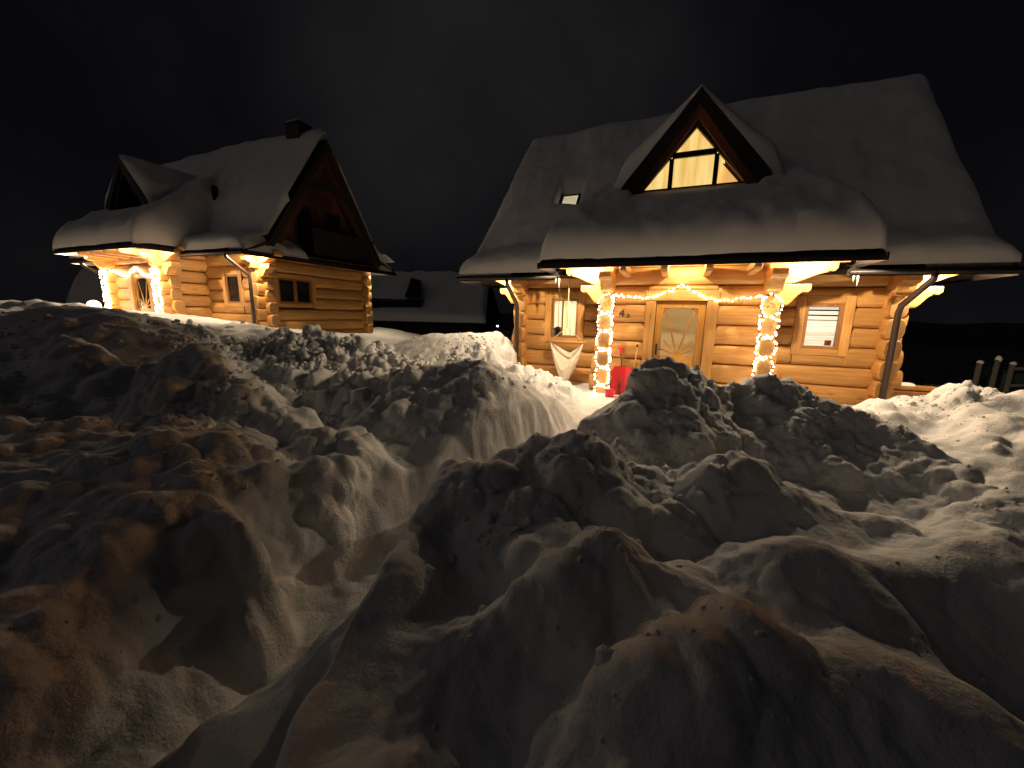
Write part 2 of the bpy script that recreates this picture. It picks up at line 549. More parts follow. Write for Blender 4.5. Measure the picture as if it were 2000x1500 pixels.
PATH = [(-0.85, -1.5, -0.60), (-1.02, 0.6, -0.60), (-1.10, 1.6, -0.55), (-1.08, 2.0, -0.50), (-1.06, 2.4, -0.42), (-0.92, 3.0, -0.30), (-0.15, 3.75, -0.16), (0.60, 4.55, -0.08), (1.14, 5.45, -0.05), (1.5, 6.4, -0.04), (2.1, 7.3, -0.03), (3.4, 6.95, -0.03)]
HOUSE = dict(x=0.24, y=9.779, z=0.0, yaw=-22.763)
NEIGH = dict(x=-14.486, y=14.932, z=0.677, yaw=-22.532)


def house_uv(x, y, h):
    a = math.radians(h['yaw'])
    dx, dy = x - h['x'], y - h['y']
    return dx * math.cos(a) + dy * math.sin(a), dx * math.sin(a) - dy * math.cos(a)


def terrain_height(x, y):
    base = 0.02 + 0.68 * sstep(-2.2, -6.5, x) * sstep(5.5, 9.5, y) - 1.4 * sstep(7.6, 13.0, x) * sstep(4.0, 8.0, y)
    base = base - 1.1 * sstep(19.0, 26.0, y) - 0.35 * sstep(1.6, 0.2, y) * sstep(-1.5, 1.0, x)
    z = base + 0.05 * fbm(x * 0.6, y * 0.6, x * 0, 3, 5)
    wob = 0.16 * fbm(x * 1.5, y * 1.5, x * 0, 3, 11)
    for name, (sf, sb, r, pts) in RIDGES.items():
        top = np.full(x.shape, -9.0)
        for a, b in zip(pts[:-1], pts[1:]):
            d, hz, side = polydist(x, y, [a, b])
            dd = np.sqrt(d * d + r * r) - r
            s = sb + (sf - sb) * (0.5 + 0.5 * side)
            top = np.maximum(top, hz - s * np.maximum(dd + wob * np.minimum(d, 0.6), 0))
        z = smax(z, top, 0.10)
    # the shovelled path
    d, fz, side = polydist(x, y, PATH)
    nar = 0.19 + 0.19 * sstep(3.6, 6.5, y) + 0.25 * sstep(6.3, 7.2, y)
    dw = d + 0.05 * fbm(x * 2.2, y * 2.2, x * 0, 2, 31) - nar
    gentle = sstep(3.0, 2.3, y) * sstep(0.2, -0.2, side)
    dw = dw + 0.10 * fbm(x * 0.9, y * 0.9, x * 0, 2, 33)
    wall = 3.0 + 4.0 * sstep(-0.2, 0.2, side) * sstep(3.4, 2.8, y) - 1.55 * gentle
    z = smin(z, fz + np.maximum(dw, 0) * wall + 0.02 * fbm(x * 4, y * 4, x * 0, 2, 8), 0.10 + 0.08 * sstep(3.4, 4.2, y))
    # a shovel-cut block left standing on the near bank
    bd, bz, bs = polydist(x, y, [(-1.96, 2.16, 0.40), (-1.74, 2.09, 0.42), (-1.53, 2.02, 0.40)])
    for a, b in (((-0.60, 1.85, 0.10), (-0.80, 1.55, 0.04)), ((-0.80, 1.55, 0.04), (-1.0, 1.2, -0.02)), ((-1.0, 1.2, -0.02), (-1.1, 0.8, -0.05))):
        fd, fh, fs_ = polydist(x, y, [a, b])
        z = smax(z, fh - 1.1 * np.maximum(np.sqrt(fd * fd + 0.02) - 0.14 + 0.05 * fbm(x * 3, y * 3, x * 0, 2, 29), 0), 0.08)
    z = smax(z, bz - (1.1 + 3.9 * sstep(-1.75, -1.5, x)) * np.maximum(bd - 0.05 + 0.04 * fbm(x * 5, y * 5, x * 0, 2, 19), 0), 0.06)
    # cleared strip along the near house
    u, v = house_uv(x, y, HOUSE)
    near = sstep(1.9, 1.2, v) * sstep(-0.3, 0.3, u) * sstep(5.6, 4.9, u) * sstep(-0.5, 0, v)
    z = z * (1 - near) + near * np.minimum(z, -0.03)
    inside = (u > -0.1) & (u < 7.1) & (v < 0.25)
    z = np.where(inside, np.minimum(z, 0.12), z)
    return z


def graded(a, b, lo, hi, fine, g):
    """coordinates from a to b, spaced `fine` between lo and hi and growing by g outside"""
    c = list(np.arange(lo, hi, fine))
    s, p = fine, hi
    while p < b:
        c.append(p)
        s *= g
        p += s
    c.append(b)
    s, p = fine, lo
    left = []
    while p > a:
        s *= g
        p -= s
        left.append(p)
    return np.array(sorted(set([a] + [q for q in left if q > a] + c)))


def soften(a, n):
    for _ in range(n):
        b = np.pad(a, 1, mode='edge')
        a = (b[:-2, 1:-1] + 2 * b[1:-1, 1:-1] + b[2:, 1:-1]) / 4
        b = np.pad(a, 1, mode='edge')
        a = (b[1:-1, :-2] + 2 * b[1:-1, 1:-1] + b[1:-1, 2:]) / 4
    return a


def scatter_crumbs(X, Y, Z, rough, high, onpath, pile, xs, ys):
    """loose crumbs and broken lumps of snow left by the shovel, all in one object"""
    r = np.random.default_rng(21)
    area = np.gradient(xs)[:, None] * np.gradient(ys)[None, :]
    clump = sstep(0.0, 0.5, fbm(X * 1.3, Y * 1.3, X * 0, 2, 91))
    w = area * np.clip(rough * high, 0, 1) * (0.15 + clump) * (1 - onpath) * (1 + 2.5 * pile) * (0.35 + 0.65 * sstep(1.8, 3.2, Y)) * (Y > 1.0) * (Y < 9.5) * (np.abs(X) < 9)
    u1, v1 = house_uv(X, Y, HOUSE)
    w = np.where((v1 < 1.2) & (u1 > -0.6), 0, w)
    w = (w / w.sum()).reshape(-1)
    N = 5200
    idx = r.choice(w.size, N, p=w)
    P = np.stack([X.reshape(-1)[idx], Y.reshape(-1)[idx], Z.reshape(-1)[idx]], -1)
    pl_ = pile.reshape(-1)[idx]
    size = np.clip(r.lognormal(-4.45, 0.55, N), 0.004, 0.05) * (0.55 + 0.14 * P[:, 1]) * (1 + 0.9 * pl_)
    t = (1 + 5 ** 0.5) / 2
    ico = np.array([(-1, t, 0), (1, t, 0), (-1, -t, 0), (1, -t, 0), (0, -1, t), (0, 1, t), (0, -1, -t), (0, 1, -t), (t, 0, -1), (t, 0, 1), (-t, 0, -1), (-t, 0, 1)]) / (1 + t * t) ** 0.5
    fc = np.array([(0, 11, 5), (0, 5, 1), (0, 1, 7), (0, 7, 10), (0, 10, 11), (1, 5, 9), (5, 11, 4), (11, 10, 2), (10, 7, 6), (7, 1, 8), (3, 9, 4), (3, 4, 2), (3, 2, 6), (3, 6, 8), (3, 8, 9), (4, 9, 5), (2, 4, 11), (6, 2, 10), (8, 6, 7), (9, 8, 1)])
    V = ico[None] * (0.72 + 0.56 * r.random((N, 12, 1))) * (0.7 + 0.6 * r.random((N, 1, 3)))
    V = V * size[:, None, None] + P[:, None, :] + np.array([0, 0, 0.05])[None, None] * size[:, None, None]
    F = fc[None] + (np.arange(N) * 12)[:, None, None]
    me = bpy.data.meshes.new('snow_crumbs')
    me.vertices.add(N * 12)
    me.vertices.foreach_set('co', V.reshape(-1).astype(np.float32))
    me.loops.add(N * 60)
    me.polygons.add(N * 20)
    me.loops.foreach_set('vertex_index', F.reshape(-1).astype(np.int32))
    me.polygons.foreach_set('loop_start', np.arange(0, N * 60, 3, dtype=np.int32))
    me.polygons.foreach_set('use_smooth', np.ones(N * 20, dtype=bool))
    me.update(calc_edges=True)
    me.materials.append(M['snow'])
    o = bpy.data.objects.new('snow_crumbs', me)
    COL.objects.link(o)
    tag(o, 'loose crumbs and broken lumps of snow on the shovelled banks', None, None, 'stuff')


def build_ground():
    xs = graded(-34, 20, -3.4, 3.4, 0.0145, 1.016)
    ys = graded(-3.0, 30, 0.55, 3.2, 0.0145, 1.010)
    X, Y = np.meshgrid(xs, ys, indexing='ij')
    Z = soften(terrain_height(X, Y), 4)
    # normals for pushing clods outwards (gives small overhangs)
    gx = np.gradient(Z, xs, axis=0)
    gy = np.gradient(Z, ys, axis=1)
    ln = np.sqrt(gx * gx + gy * gy + 1)
    NX, NY, NZ = -gx / ln, -gy / ln, 1 / ln
    u1, v1 = house_uv(X, Y, HOUSE)
    u2, v2 = house_uv(X, Y, NEIGH)
    d, fz, side = polydist(X, Y, PATH)
    onpath = sstep(0.75, 0.35, d)
    high = sstep(-0.05, 0.45, Z - fz)
    rough = np.clip(0.25 + 0.75 * high, 0, 1) * (1 - 0.85 * onpath)
    # smooth patches: wind-laid and shovel-cut faces stay even
    calm = sstep(0.05, 0.45, fbm(X * 0.55, Y * 0.55, X * 0, 2, 41) + 0.10)
    pile = np.exp(-(((X + 3.2) / 2.4) ** 2 + ((Y - 6.7) / 1.0) ** 2))
    dome = np.exp(-(((X + 7.0) / 1.9) ** 2 + ((Y - 6.0) / 1.3) ** 2))
    rough = rough * (1 - 0.65 * calm)
    rough = np.clip(np.maximum(rough, pile) * (1 - 0.85 * dome), 0, 1)
    rough = rough * (1 - 0.8 * sstep(8.0, 11.0, Y))
    big = clods(X * 2.1, Y * 2.1, Z * 2.1, 3, 0.6) / 2.1
    mid = clods(X * 5.2, Y * 5.2, Z * 5.2, 13, 0.7) / 5.2
    sml = clods(X * 12.0, Y * 12.0, Z * 12.0, 23, 0.6) / 12.0
    fine = fbm(X * 8, Y * 8, Z * 8, 5, 51, 0.6) * 0.011
    near_soft = 1 - 0.55 * sstep(3.1, 2.2, Y) * sstep(-1.0, -0.4, X)
    # the right mound has slumped: broad soft shapes with crumbs on top
    slump = sstep(0.3, 0.9, X) * sstep(3.0, 3.5, Y) * sstep(5.2, 4.8, Y)
    crest = sstep(0.55, 0.85, Z)
    leftbank = sstep(-0.9, -1.5, X) * sstep(5.2, 4.6, Y)
    rough = np.clip(np.maximum(rough, 0.75 * leftbank * (0.4 + 0.6 * high)), 0, 1)
    a_big = (0.55 - 0.25 * leftbank * sstep(3.0, 2.4, Y)) * (1 - 0.6 * pile) * (1 - 0.35 * slump)
    a_mid = 0.66 * near_soft * (1 - 0.85 * slump * (1 - 0.6 * crest)) * (1 + 0.25 * pile)
    a_sml = 0.45 * near_soft * (0.4 + 0.6 * rough) * (1 + 0.5 * pile)
    D = rough * (a_big * big + a_mid * mid + a_sml * sml) + fine * (0.4 + rough) - 0.05 * rough
    D = D * (0.80 + 0.20 * sstep(1.7, 2.8, Y))
    D = D + slump * 0.07 * fbm(X * 1.7, Y * 1.7, Z * 1.7, 4, 71, 0.55)
    D = D - onpath * 0.05 * clods(X * 3.6, Y * 2.6, X * 0, 83, 0.8)          # boot prints trodden into the floor
    # shovel streaks on the steep cut faces
    steep = sstep(1.4, 2.6, np.sqrt(gx * gx + gy * gy)) * sstep(1.0, 0.5, d)
    D = D + steep * (0.006 + 0.016 * sstep(3.6, 4.8, Y)) * fbm(X * 11, Y * 11, Z * 1.0, 3, 61)
    NX, NY = soften(NX, 14), soften(NY, 14)
    X2, Y2, Z2 = X + NX * D, Y + NY * D, Z + NZ * D
    n, m = X.shape
    me = bpy.data.meshes.new('snow_ground')
    me.vertices.add(n * m)
    me.vertices.foreach_set('co', np.stack([X2, Y2, Z2], -1).reshape(-1).astype(np.float32))
    i, j = np.meshgrid(np.arange(n - 1), np.arange(m - 1), indexing='ij')
    q = np.stack([i * m + j, (i + 1) * m + j, (i + 1) * m + j + 1, i * m + j + 1], -1).reshape(-1)
    nf = (n - 1) * (m - 1)
    me.loops.add(nf * 4)
    me.polygons.add(nf)
    me.loops.foreach_set('vertex_index', q.astype(np.int32))
    me.polygons.foreach_set('loop_start', np.arange(0, nf * 4, 4, dtype=np.int32))
    me.polygons.foreach_set('use_smooth', np.ones(nf, dtype=bool))
    me.update(calc_edges=True)
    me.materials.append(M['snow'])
    o = bpy.data.objects.new('snow_ground', me)
    COL.objects.link(o)
    tag(o, 'shovelled and piled snow around the lit log houses', None, None, 'structure')
    scatter_crumbs(X2, Y2, Z2, rough, high, onpath, pile, xs, ys)
    print('ground verts', n, m, n * m)
    return o


build_ground()
g = MB()
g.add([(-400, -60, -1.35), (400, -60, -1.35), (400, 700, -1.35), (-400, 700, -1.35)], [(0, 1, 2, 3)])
tag(g.build('far_snow_field', M['far_field']), 'darkened snow field reaching away behind the houses', None, None, 'structure')


def build_hill():
    n = 160
    az = np.radians(np.linspace(-85, 85, n))
    rr = np.array([70, 85, 100, 130, 180])
    zz = np.array([-1.6, -0.6, 0.3, 1.0, 1.6])
    A, R_ = np.meshgrid(az, rr, indexing='ij')
    Zb = np.repeat(zz[None, :], n, 0)
    X, Y = np.sin(A) * R_, np.cos(A) * R_
    amp = np.array([0, 0.3, 0.4, 0.5, 0.6])[None, :]
    Zb = Zb * 0.8 + amp * (fbm(X * 0.12, Y * 0.12, X * 0, 4, 77) * 0.7)
    g = MB()
    g.grid(X, Y, Zb)
    tag(g.build('hill', M['forest'], None, True), 'black wooded hillside far behind the houses', None, None, 'structure')


build_hill()


# ------------------------------------------------------------------ log house
COURSE, Z0 = 0.365, -0.02


def seam(k):
    return Z0 + COURSE * k


def log_mesh(a0, a1, c, z0, z1, half, axis, ends=(1, 1), front=1.0):
    """a log lying along axis ('x' or 'y'); c = centre on the other horizontal axis; rounded ends where ends[i]"""
    g = MB()
    prof = []
    n = 18
    hh = (z1 - z0) / 2 * 0.997
    zc = (z0 + z1) / 2
    for k in range(n):
        t = 2 * math.pi * k / n
        ca, sa = math.cos(t), math.sin(t)
        e = 0.46
        prof.append((math.copysign(abs(ca) ** e, ca) * half, math.copysign(abs(sa) ** 0.86, sa) * hh))
    L = a1 - a0
    st = [(0.0, 0.90)] if ends[0] else [(0.0, 1.0)]
    if ends[0]:
        st += [(0.018, 0.985), (0.05, 1.0)]
    m = max(1, int(L / 0.45))
    for i in range(1, m):
        p = L * i / m
        if p > 0.07 and p < L - 0.07:
            st.append((p, 1.0))
    if ends[1]:
        st += [(L - 0.05, 1.0), (L - 0.018, 0.985), (L, 0.90)]
    else:
        st.append((L, 1.0))
    st = [(p, s) for p, s in st if 0 <= p <= L]
    st.sort()
    vs, fs = [], []
    ph = random.random() * 6
    for p, s in st:
        w = 1 + 0.045 * math.sin(p * 1.7 + ph) + 0.03 * math.sin(p * 4.1 + ph * 2)
        for (q, r) in prof:
            A, B, Z = a0 + p, c + q * s * w, zc + r * (s if s < 0.99 else 1.0)
            vs.append((A, B, Z) if axis == 'x' else (B, A, Z))
    for i in range(len(st) - 1):
        for k in range(n):
            f = (i * n + k, i * n + (k + 1) % n, (i + 1) * n + (k + 1) % n, (i + 1) * n + k)
            fs.append(f if axis == 'y' else f[::-1])
    g.add(vs, fs)
    c0 = tuple(range(n))
    c1 = tuple((len(st) - 1) * n + k for k in range(n))
    g.add([vs[i] for i in c0], [tuple(range(n))], 1)
    g.add([vs[i] for i in c1], [tuple(range(n - 1, -1, -1))], 1)
    return g


def put_log(parent, a0, a1, c, z0, z1, half, axis, ends=(1, 1)):
    mats = [M['wood_x' if axis == 'x' else 'wood_y'], M['wood_end']]
    o = log_mesh(a0, a1, c, z0, z1, half, axis, ends).build('log', mats, parent)
    return smooth_by_angle(o, 50)


def bracket(parent, side, a, lo_len, top, drop, y0, y1):
    """carved console cantilevering along x from a (side +1 to the right), scalloped underside"""
    s = side
    P = [(a - s * 0.16, top), (a + s * lo_len, top), (a + s * lo_len, top - 0.10), (a + s * (lo_len - 0.05), top - 0.15), (a + s * (lo_len - 0.12), top - 0.13)]
    n = 9
    x0, x1 = lo_len - 0.14, 0.10
    for i in range(n + 1):
        t = i / n
        w = 0.5 - 0.5 * math.cos(math.pi * t)
        P.append((a + s * (x0 + (x1 - x0) * t), top - 0.16 - (drop - 0.16) * (0.55 * w + 0.45 * t)))
    P.append((a - s * 0.16, top - drop))
    if s < 0:
        P = P[::-1]
    g = MB()
    g.prism(P, y0, y1, 'y')
    return g.build('bracket', M['wood_x'], parent, False, 0.02)


def bracket_y(parent, x0, x1, v0, length, top, drop):
    """same, cantilevering towards the viewer (local -y)"""
    P = [(-v0 + 0.3, top), (-(v0 + length), top), (-(v0 + length), top - 0.10), (-(v0 + length - 0.07), top - 0.15)]
    for i in range(8):
        t = i / 7
        w = 0.5 - 0.5 * math.cos(math.pi * t)
        P.append((-(v0 + length - 0.12 + (0.12 - length + 0.05) * t), top - 0.15 - (drop - 0.15) * w))
    P.append((-v0 + 0.3, top - drop))
    g = MB()
    g.prism(P, x0, x1, 'x')
    return g.build('bracket', M['wood_y'], parent, False, 0.015)


def casing(parent, x0, x1, z0, z1, yf, w, depth=0.10, mat='wood_z'):
    """four plain boards round an opening, on the face y = yf (facing -y)"""
    g = MB()
    g.box(x0 - w, x0, yf, yf + depth, z0 - w * 0.8, z1 + w)
    o1 = g.build('casing_board', M[mat], parent, False, 0.008)
    g = MB()
    g.box(x1, x1 + w, yf, yf + depth, z0 - w * 0.8, z1 + w)
    o2 = g.build('casing_board', M[mat], parent, False, 0.008)
    g = MB()
    g.box(x0 + 0.002, x1 - 0.002, yf + 0.003, yf + depth, z1, z1 + w - 0.002)
    o3 = g.build('casing_board', M['wood_x'], parent, False, 0.008)
    g = MB()
    g.box(x0 + 0.002, x1 - 0.002, yf + 0.003, yf + depth, z0 - w * 0.8, z0)
    o4 = g.build('casing_board', M['wood_x'], parent, False, 0.008)
    return [o1, o2, o3, o4]


def frame_ring(name, parent, x0, x1, z0, z1, yf, w, depth, mat):
    g = MB()
    for (a, b, c, d) in ((x0, x0 + w, z0, z1), (x1 - w, x1, z0, z1), (x0 + w, x1 - w, z1 - w, z1), (x0 + w, x1 - w, z0, z0 + w)):
        g.box(a, b, yf, yf + depth, c, d)
    return g.build(name, M[mat], parent, False, 0.004)


def wavy(name, parent, x0, x1, z0, z1, y, mat, folds=7, amp=0.02, horizontal=False):
    nx, nz = (28, 10) if not horizontal else (10, 40)
    X, Z = np.meshgrid(np.linspace(x0, x1, nx), np.linspace(z0, z1, nz), indexing='ij')
    ph = (Z - z0) / (z1 - z0) if horizontal else (X - x0) / (x1 - x0)
    Y = y + amp * np.sin(ph * folds * 2 * math.pi + 1.2 * np.sin(ph * 9) + 0.6 * (X + Z))
    g = MB()
    g.grid(X, Y, Z)
    return g.build(name, M[mat], parent, True)


def downlight(parent, x, y, z, power, col=(1.0, 0.80, 0.53)):
    """small lamp hung just under the eave boards, shining all round"""
    g = MB()
    g.tube([(x, y, z + 0.03), (x, y, z - 0.006)], 0.030, 10)
    o = g.build('eave_lamp', M['black'], parent)
    g = MB()
    g.ball((x, y, z - 0.012), 0.016, 10, 6)
    g.build('lens', M['lens'], o, True)
    ld = bpy.data.lights.new('eave_lamp_light', 'POINT')
    ld.shadow_soft_size = 0.018
    ld.energy = power
    ld.color = col
    lo = bpy.data.objects.new('eave_lamp_light', ld)
    lo.location = (x, y, z - 0.052)
    lo.parent = o
    COL.objects.link(lo)
    return o


def add_house(name, label, h, p):
    H = empty(name, (h['x'], h['y'], h['z']), math.radians(h['yaw']))
    tag(H, label, 'house', 'matching log houses')
    Wd, D, bp, b1, b2 = p['W'], p['D'], p['bp'], p['b1'], p['b2']
    Oe, He, Hp, Op, Ol, Or = p['Oe'], p['He'], p['Hp'], p['Op'], p['Ol'], p['Or']
    pl, pr = p['pl'], p['pr']
    T = 0.15                                    # half a log's thickness
    # ---- core walls so that no light leaks between the logs
    g = MB()
    yb = D
    holes = p['holes']                          # (u0,u1,z0,z1) in front wall
    xs = sorted({0.12, Wd - 0.12, *[q for hh in holes for q in hh[:2]], b1 + 0.1, b2 - 0.1})
    for a, b in zip(xs[:-1], xs[1:]):
        if a >= b1 + 0.09 and b <= b2 - 0.09:
            continue
        hh = [q for q in holes if q[0] <= a + 1e-6 and q[1] >= b - 1e-6]
        if hh:
            g.box(a, b, 0.10, 0.16, 0, hh[0][2])
            g.box(a, b, 0.10, 0.16, hh[0][3], 2.5)
        else:
            g.box(a, b, 0.10, 0.16, 0, 2.5)
    d0, d1, dz = p['door']
    for a, b, c, d in ((b1 + 0.1, d0, 0, 2.5), (d1, b2 - 0.1, 0, 2.5), (d0, d1, dz, 2.5)):
        g.box(a, b, -bp + 0.12, -bp + 0.16, c, d)
    g.box(b1 + 0.06, b1 + 0.1, -bp + 0.12, 0.16, 0, 2.5)
    g.box(b2 - 0.1, b2 - 0.06, -bp + 0.12, 0.16, 0, 2.5)
    g.box(0.1, 0.16, 0.16, yb - 0.1, 0, 2.5)
    gw = p['gwin']
    if gw:
        for a, b, c, d in ((0.16, -gw[0], 0, 2.5), (-gw[1], yb - 0.1, 0, 2.5), (-gw[0], -gw[1], 0, gw[2]), (-gw[0], -gw[1], gw[3], 2.5)):
            g.box(Wd - 0.16, Wd - 0.1, a, b, c, d)
    else:
        g.box(Wd - 0.16, Wd - 0.1, 0.16, yb - 0.1, 0, 2.5)
    g.box(0.1, Wd - 0.1, yb - 0.1, yb - 0.04, 0, 2.5)
    g.box(0.17, Wd - 0.17, 0.17, yb - 0.11, 2.42, 2.47)
    g.box(b1 + 0.11, b2 - 0.11, -bp + 0.17, 0.1, 2.42, 2.47)
    g.build('inner_wall', M['core'], H)
    # ---- logs of the front wall, split by the windows
    K = 7

    def wall_x(a0, a1, yc, cuts, k, e0=1, e1=1):
        z0, z1 = seam(k), seam(k + 1)
        segs = [(a0, a1, z0, z1, e0, e1)]
        for (c0, c1, w0, w1) in cuts:
            if w0 < z1 - 0.01 and w1 > z0 + 0.01:
                ns = []
                for (s0, s1, q0, q1, f0, f1) in segs:
                    if c0 > s0 and c1 < s1:
                        ns += [(s0, c0, q0, q1, f0, 1), (c1, s1, q0, q1, 1, f1)]
                        # what is left of the log above or below the opening
                        if z1 - w1 > 0.055:
                            ns.append((c0 + 0.003, c1 - 0.003, w1, z1, 0, 0))
                        if w0 - z0 > 0.055:
                            ns.append((c0 + 0.003, c1 - 0.003, z0, w0, 0, 0))
                    else:
                        ns.append((s0, s1, q0, q1, f0, f1))
                segs = ns
        for (s0, s1, q0, q1, f0, f1) in segs:
            put_log(H, s0, s1, yc, q0, q1, T, 'x', (f0, f1))
    cw = 0.15
    cuts = [(a - cw * 0.75, b + cw * 0.75, c - 0.02, d + 0.02) for a, b, c, d in holes]
    door_cut = [(d0 - 0.16, d1 + 0.16, -1, dz + 0.18)]
    for k in range(K):
        # end of a log past a corner, S-shaped over the height
        ext = 0.30 + 0.05 * math.cos(k * 1.1) - (0.05 if k in (3, 4) else 0)
        wall_x(-ext, b1 + 0.05, 0.08, [c for c in cuts if c[1] < b1], k, 1, 0)
        wall_x(b2 - 0.05, Wd + ext, 0.08, [c for c in cuts if c[0] > b2], k, 0, 1)
        wall_x(b1 - ext + 0.04, b2 + ext - 0.04, -bp + 0.08, door_cut, k)
        wall_x(-ext, Wd + ext, D - 0.08, [], k)
    # ---- side logs at half courses: left, right, and the two sides of the bay
    for k in range(0, K + 1):
        zc = seam(k)
        z0, z1 = zc - COURSE / 2, zc + COURSE / 2
        if k == 0:
            z0 = -0.1
        for (xc, half) in ((0.0, 0.135), (Wd, 0.135)):
            v0 = 0.30 - 0.03 * math.cos(k * 1.3)
            segs = [(-v0, D + 0.3)]
            if xc > 1 and gw and gw[2] < z1 - 0.12 and gw[3] > z0 + 0.12:
                segs = [(-v0, -gw[0] - 0.12), (-gw[1] + 0.12, D + 0.3)]
            for (s0, s1) in segs:
                put_log(H, s0, s1, xc, z0, z1, half, 'y')
        for xc in (b1, b2):
            put_log(H, -bp - 0.30 + 0.03 * math.cos(k * 1.3), 0.2, xc, z0 + 0.008, z1 - 0.008, 0.125, 'y', (1, 0))
    # ---- consoles
    for (a, s, v) in ((0.0, -1, 0.0), (Wd, 1, 0.0), (b1, -1, bp), (b2, 1, bp)):
        y0, y1 = -v - 0.20, -v + 0.06
        bracket(H, s, a + s * 0.14, 0.42, 2.17, 0.36, y0 + 0.015, y1)
        bracket(H, s, a + s * 0.14, 0.74, 2.17 + 0.345, 0.34, y0, y1 - 0.004)
    for a in (0.0, Wd):
        bracket_y(H, a - 0.13, a + 0.13, 0.30, 0.24, 2.345, 0.30)
    for a in (b1, b2):
        bracket_y(H, a - 0.12, a + 0.12, bp + 0.28, 0.38, 2.40, 0.36)
    nj = 4
    for i in range(nj):
        a = b1 + (b2 - b1) * (i + 0.5) / nj
        bracket_y(H, a - 0.06, a + 0.06, bp + 0.0, Op - 0.12, 2.50, 0.17)
    # plate under the porch eave and under the main eave
    g = MB()
    g.box(b1 - 1.05, b2 + 1.05, -bp - 0.12, -bp + 0.10, 2.517, 2.60)
    g.build('wall_plate', M['wood_x'], H, False, 0.012)
    # ---- roof
    vr, zr = p['rv'], p['rz'] - 0.34
    uL0, uL1, uR0, uR1 = -Ol, p['rl'], Wd + Or, p['rr']
    vf, zf = 0.22, He + 0.40
    sl = (zr - zf) / (vf - vr)
    uLm = uL0 + (uL1 - uL0) * 0.45
    uRm = uR0 + (uR1 - uR0) * 0.45
    R = empty('roof', parent=H)

    def slab_z(v):
        return np.where(v > vf, zf - (zf - He - 0.04) * (v - vf) / (Oe - vf), zr - sl * (v - vr))
    g = MB()

    def quad_slab(P, t):
        up = [(x, -v, z) for x, v, z in P]
        dn = [(x, -v, z - t) for x, v, z in P]
        n = len(P)
        g.add(up + dn, [tuple(range(n)), tuple(range(2 * n - 1, n - 1, -1))] + [((i + 1) % n, i, n + i, n + (i + 1) % n) for i in range(n)])
    vb, vbf = 2 * vr - Oe, 2 * vr - vf
    quad_slab([(uL0, Oe, He + 0.04), (uR0, Oe, He + 0.04), (uRm, vf, zf), (uLm, vf, zf)], 0.07)
    quad_slab([(uLm, vf, zf), (uRm, vf, zf), (uR1, vr, zr), (uL1, vr, zr)], 0.07)
    quad_slab([(uL1, vr, zr), (uR1, vr, zr), (uRm, vbf, zf), (uLm, vbf, zf)], 0.07)
    quad_slab([(uLm, vbf, zf), (uRm, vbf, zf), (uR0, vb, He + 0.04), (uL0, vb, He + 0.04)], 0.07)
    vP = bp + Op
    pslope = p['pslope']
    vpt = -0.2
    hip = 1.5
    ins = pslope * (vP - vpt) / hip
    zt = Hp + 0.05 + pslope * (vP - vpt)
    quad_slab([(pl, vP, Hp + 0.05), (pr, vP, Hp + 0.05), (pr - ins, vpt, zt), (pl + ins, vpt, zt)], 0.07)
    quad_slab([(pr, vP, Hp + 0.05), (pr, vpt, Hp + 0.05), (pr - ins, vpt, zt)], 0.07)
    quad_slab([(pl, vpt, Hp + 0.05), (pl, vP, Hp + 0.05), (pl + ins, vpt, zt)], 0.07)
    # cheeks of the porch roof
    g.build('roof_deck', M['roof'], R)
    for (a0, a1) in ((pl - 0.03, pl), (pr, pr + 0.03)):
        g = MB()
        g.box(a0, a1, -vP - 0.03, -Oe + 0.05, Hp - 0.06, Hp + 0.05)
        g.build('fascia', M['metal'], R)
    for (a0, a1) in ((pl + 0.06, b1 - 0.13), (b2 + 0.13, pr - 0.06)):
        w = (a1 - a0) / 4
        for i in range(4):
            g = MB()
            g.box(a0 + w * i, a0 + w * (i + 1) - 0.012, -bp - 0.06, 0.1, 2.585, 2.605)
            g.build('soffit_board', M['wood_y'], R)
    # soffits (boards under the eaves)
    nb = 5
    for i in range(nb):
        v0 = bp + 0.08 + (Op - 0.10) * i / nb
        v1 = bp + 0.08 + (Op - 0.10) * (i + 1) / nb - 0.012
        g = MB()
        g.box(pl + 0.06, pr - 0.06, -v1, -v0, 2.612, 2.632)
        o = g.build('soffit_board', M['wood_x'], R)
    sag = Hp - 2.47
    for i in range(4):
        v0 = 0.1 + (Oe - 0.12) * i / 4
        v1 = 0.1 + (Oe - 0.12) * (i + 1) / 4 - 0.012
        for (a0, a1) in ((uL0 + 0.05, pl + 0.0), (pr, uR0 - 0.05)):
            g = MB()
            g.box(a0, a1, -v1, -v0, 2.52 - 0.16 * (i + 0.5) / 4, 2.54 - 0.16 * (i + 0.5) / 4)
            g.build('soffit_board', M['wood_x'], R)
    for (a0, a1) in ((uL0 + 0.06, -0.12), (Wd + 0.12, uR0 - 0.06)):
        for i in range(3):
            w = (a1 - a0) / 3
            g = MB()
            g.box(a0 + w * i, a0 + w * (i + 1) - 0.012, -0.095, D + 0.5, 2.50, 2.52)
            g.build('soffit_board', M['wood_y'], R)
    # fascia, gutters
    g = MB()
    g.box(pl - 0.03, pr + 0.03, -vP - 0.03, -vP, Hp - 0.06, Hp + 0.02)
    g.build('fascia', M['metal'], R, False, 0.006)
    for (a0, a1) in ((uL0 - 0.02, pl + 0.1), (pr - 0.1, uR0 + 0.02)):
        g = MB()
        g.box(a0, a1, -Oe - 0.03, -Oe, He - 0.06, He + 0.02)
        g.build('fascia', M['metal'], R, False, 0.006)
        g = MB()
        g.tube([(a0, -Oe - 0.075, He + 0.0), (a1, -Oe - 0.075, He + 0.0)], 0.042, 10)
        g.build('gutter', M['metal'], R, True)
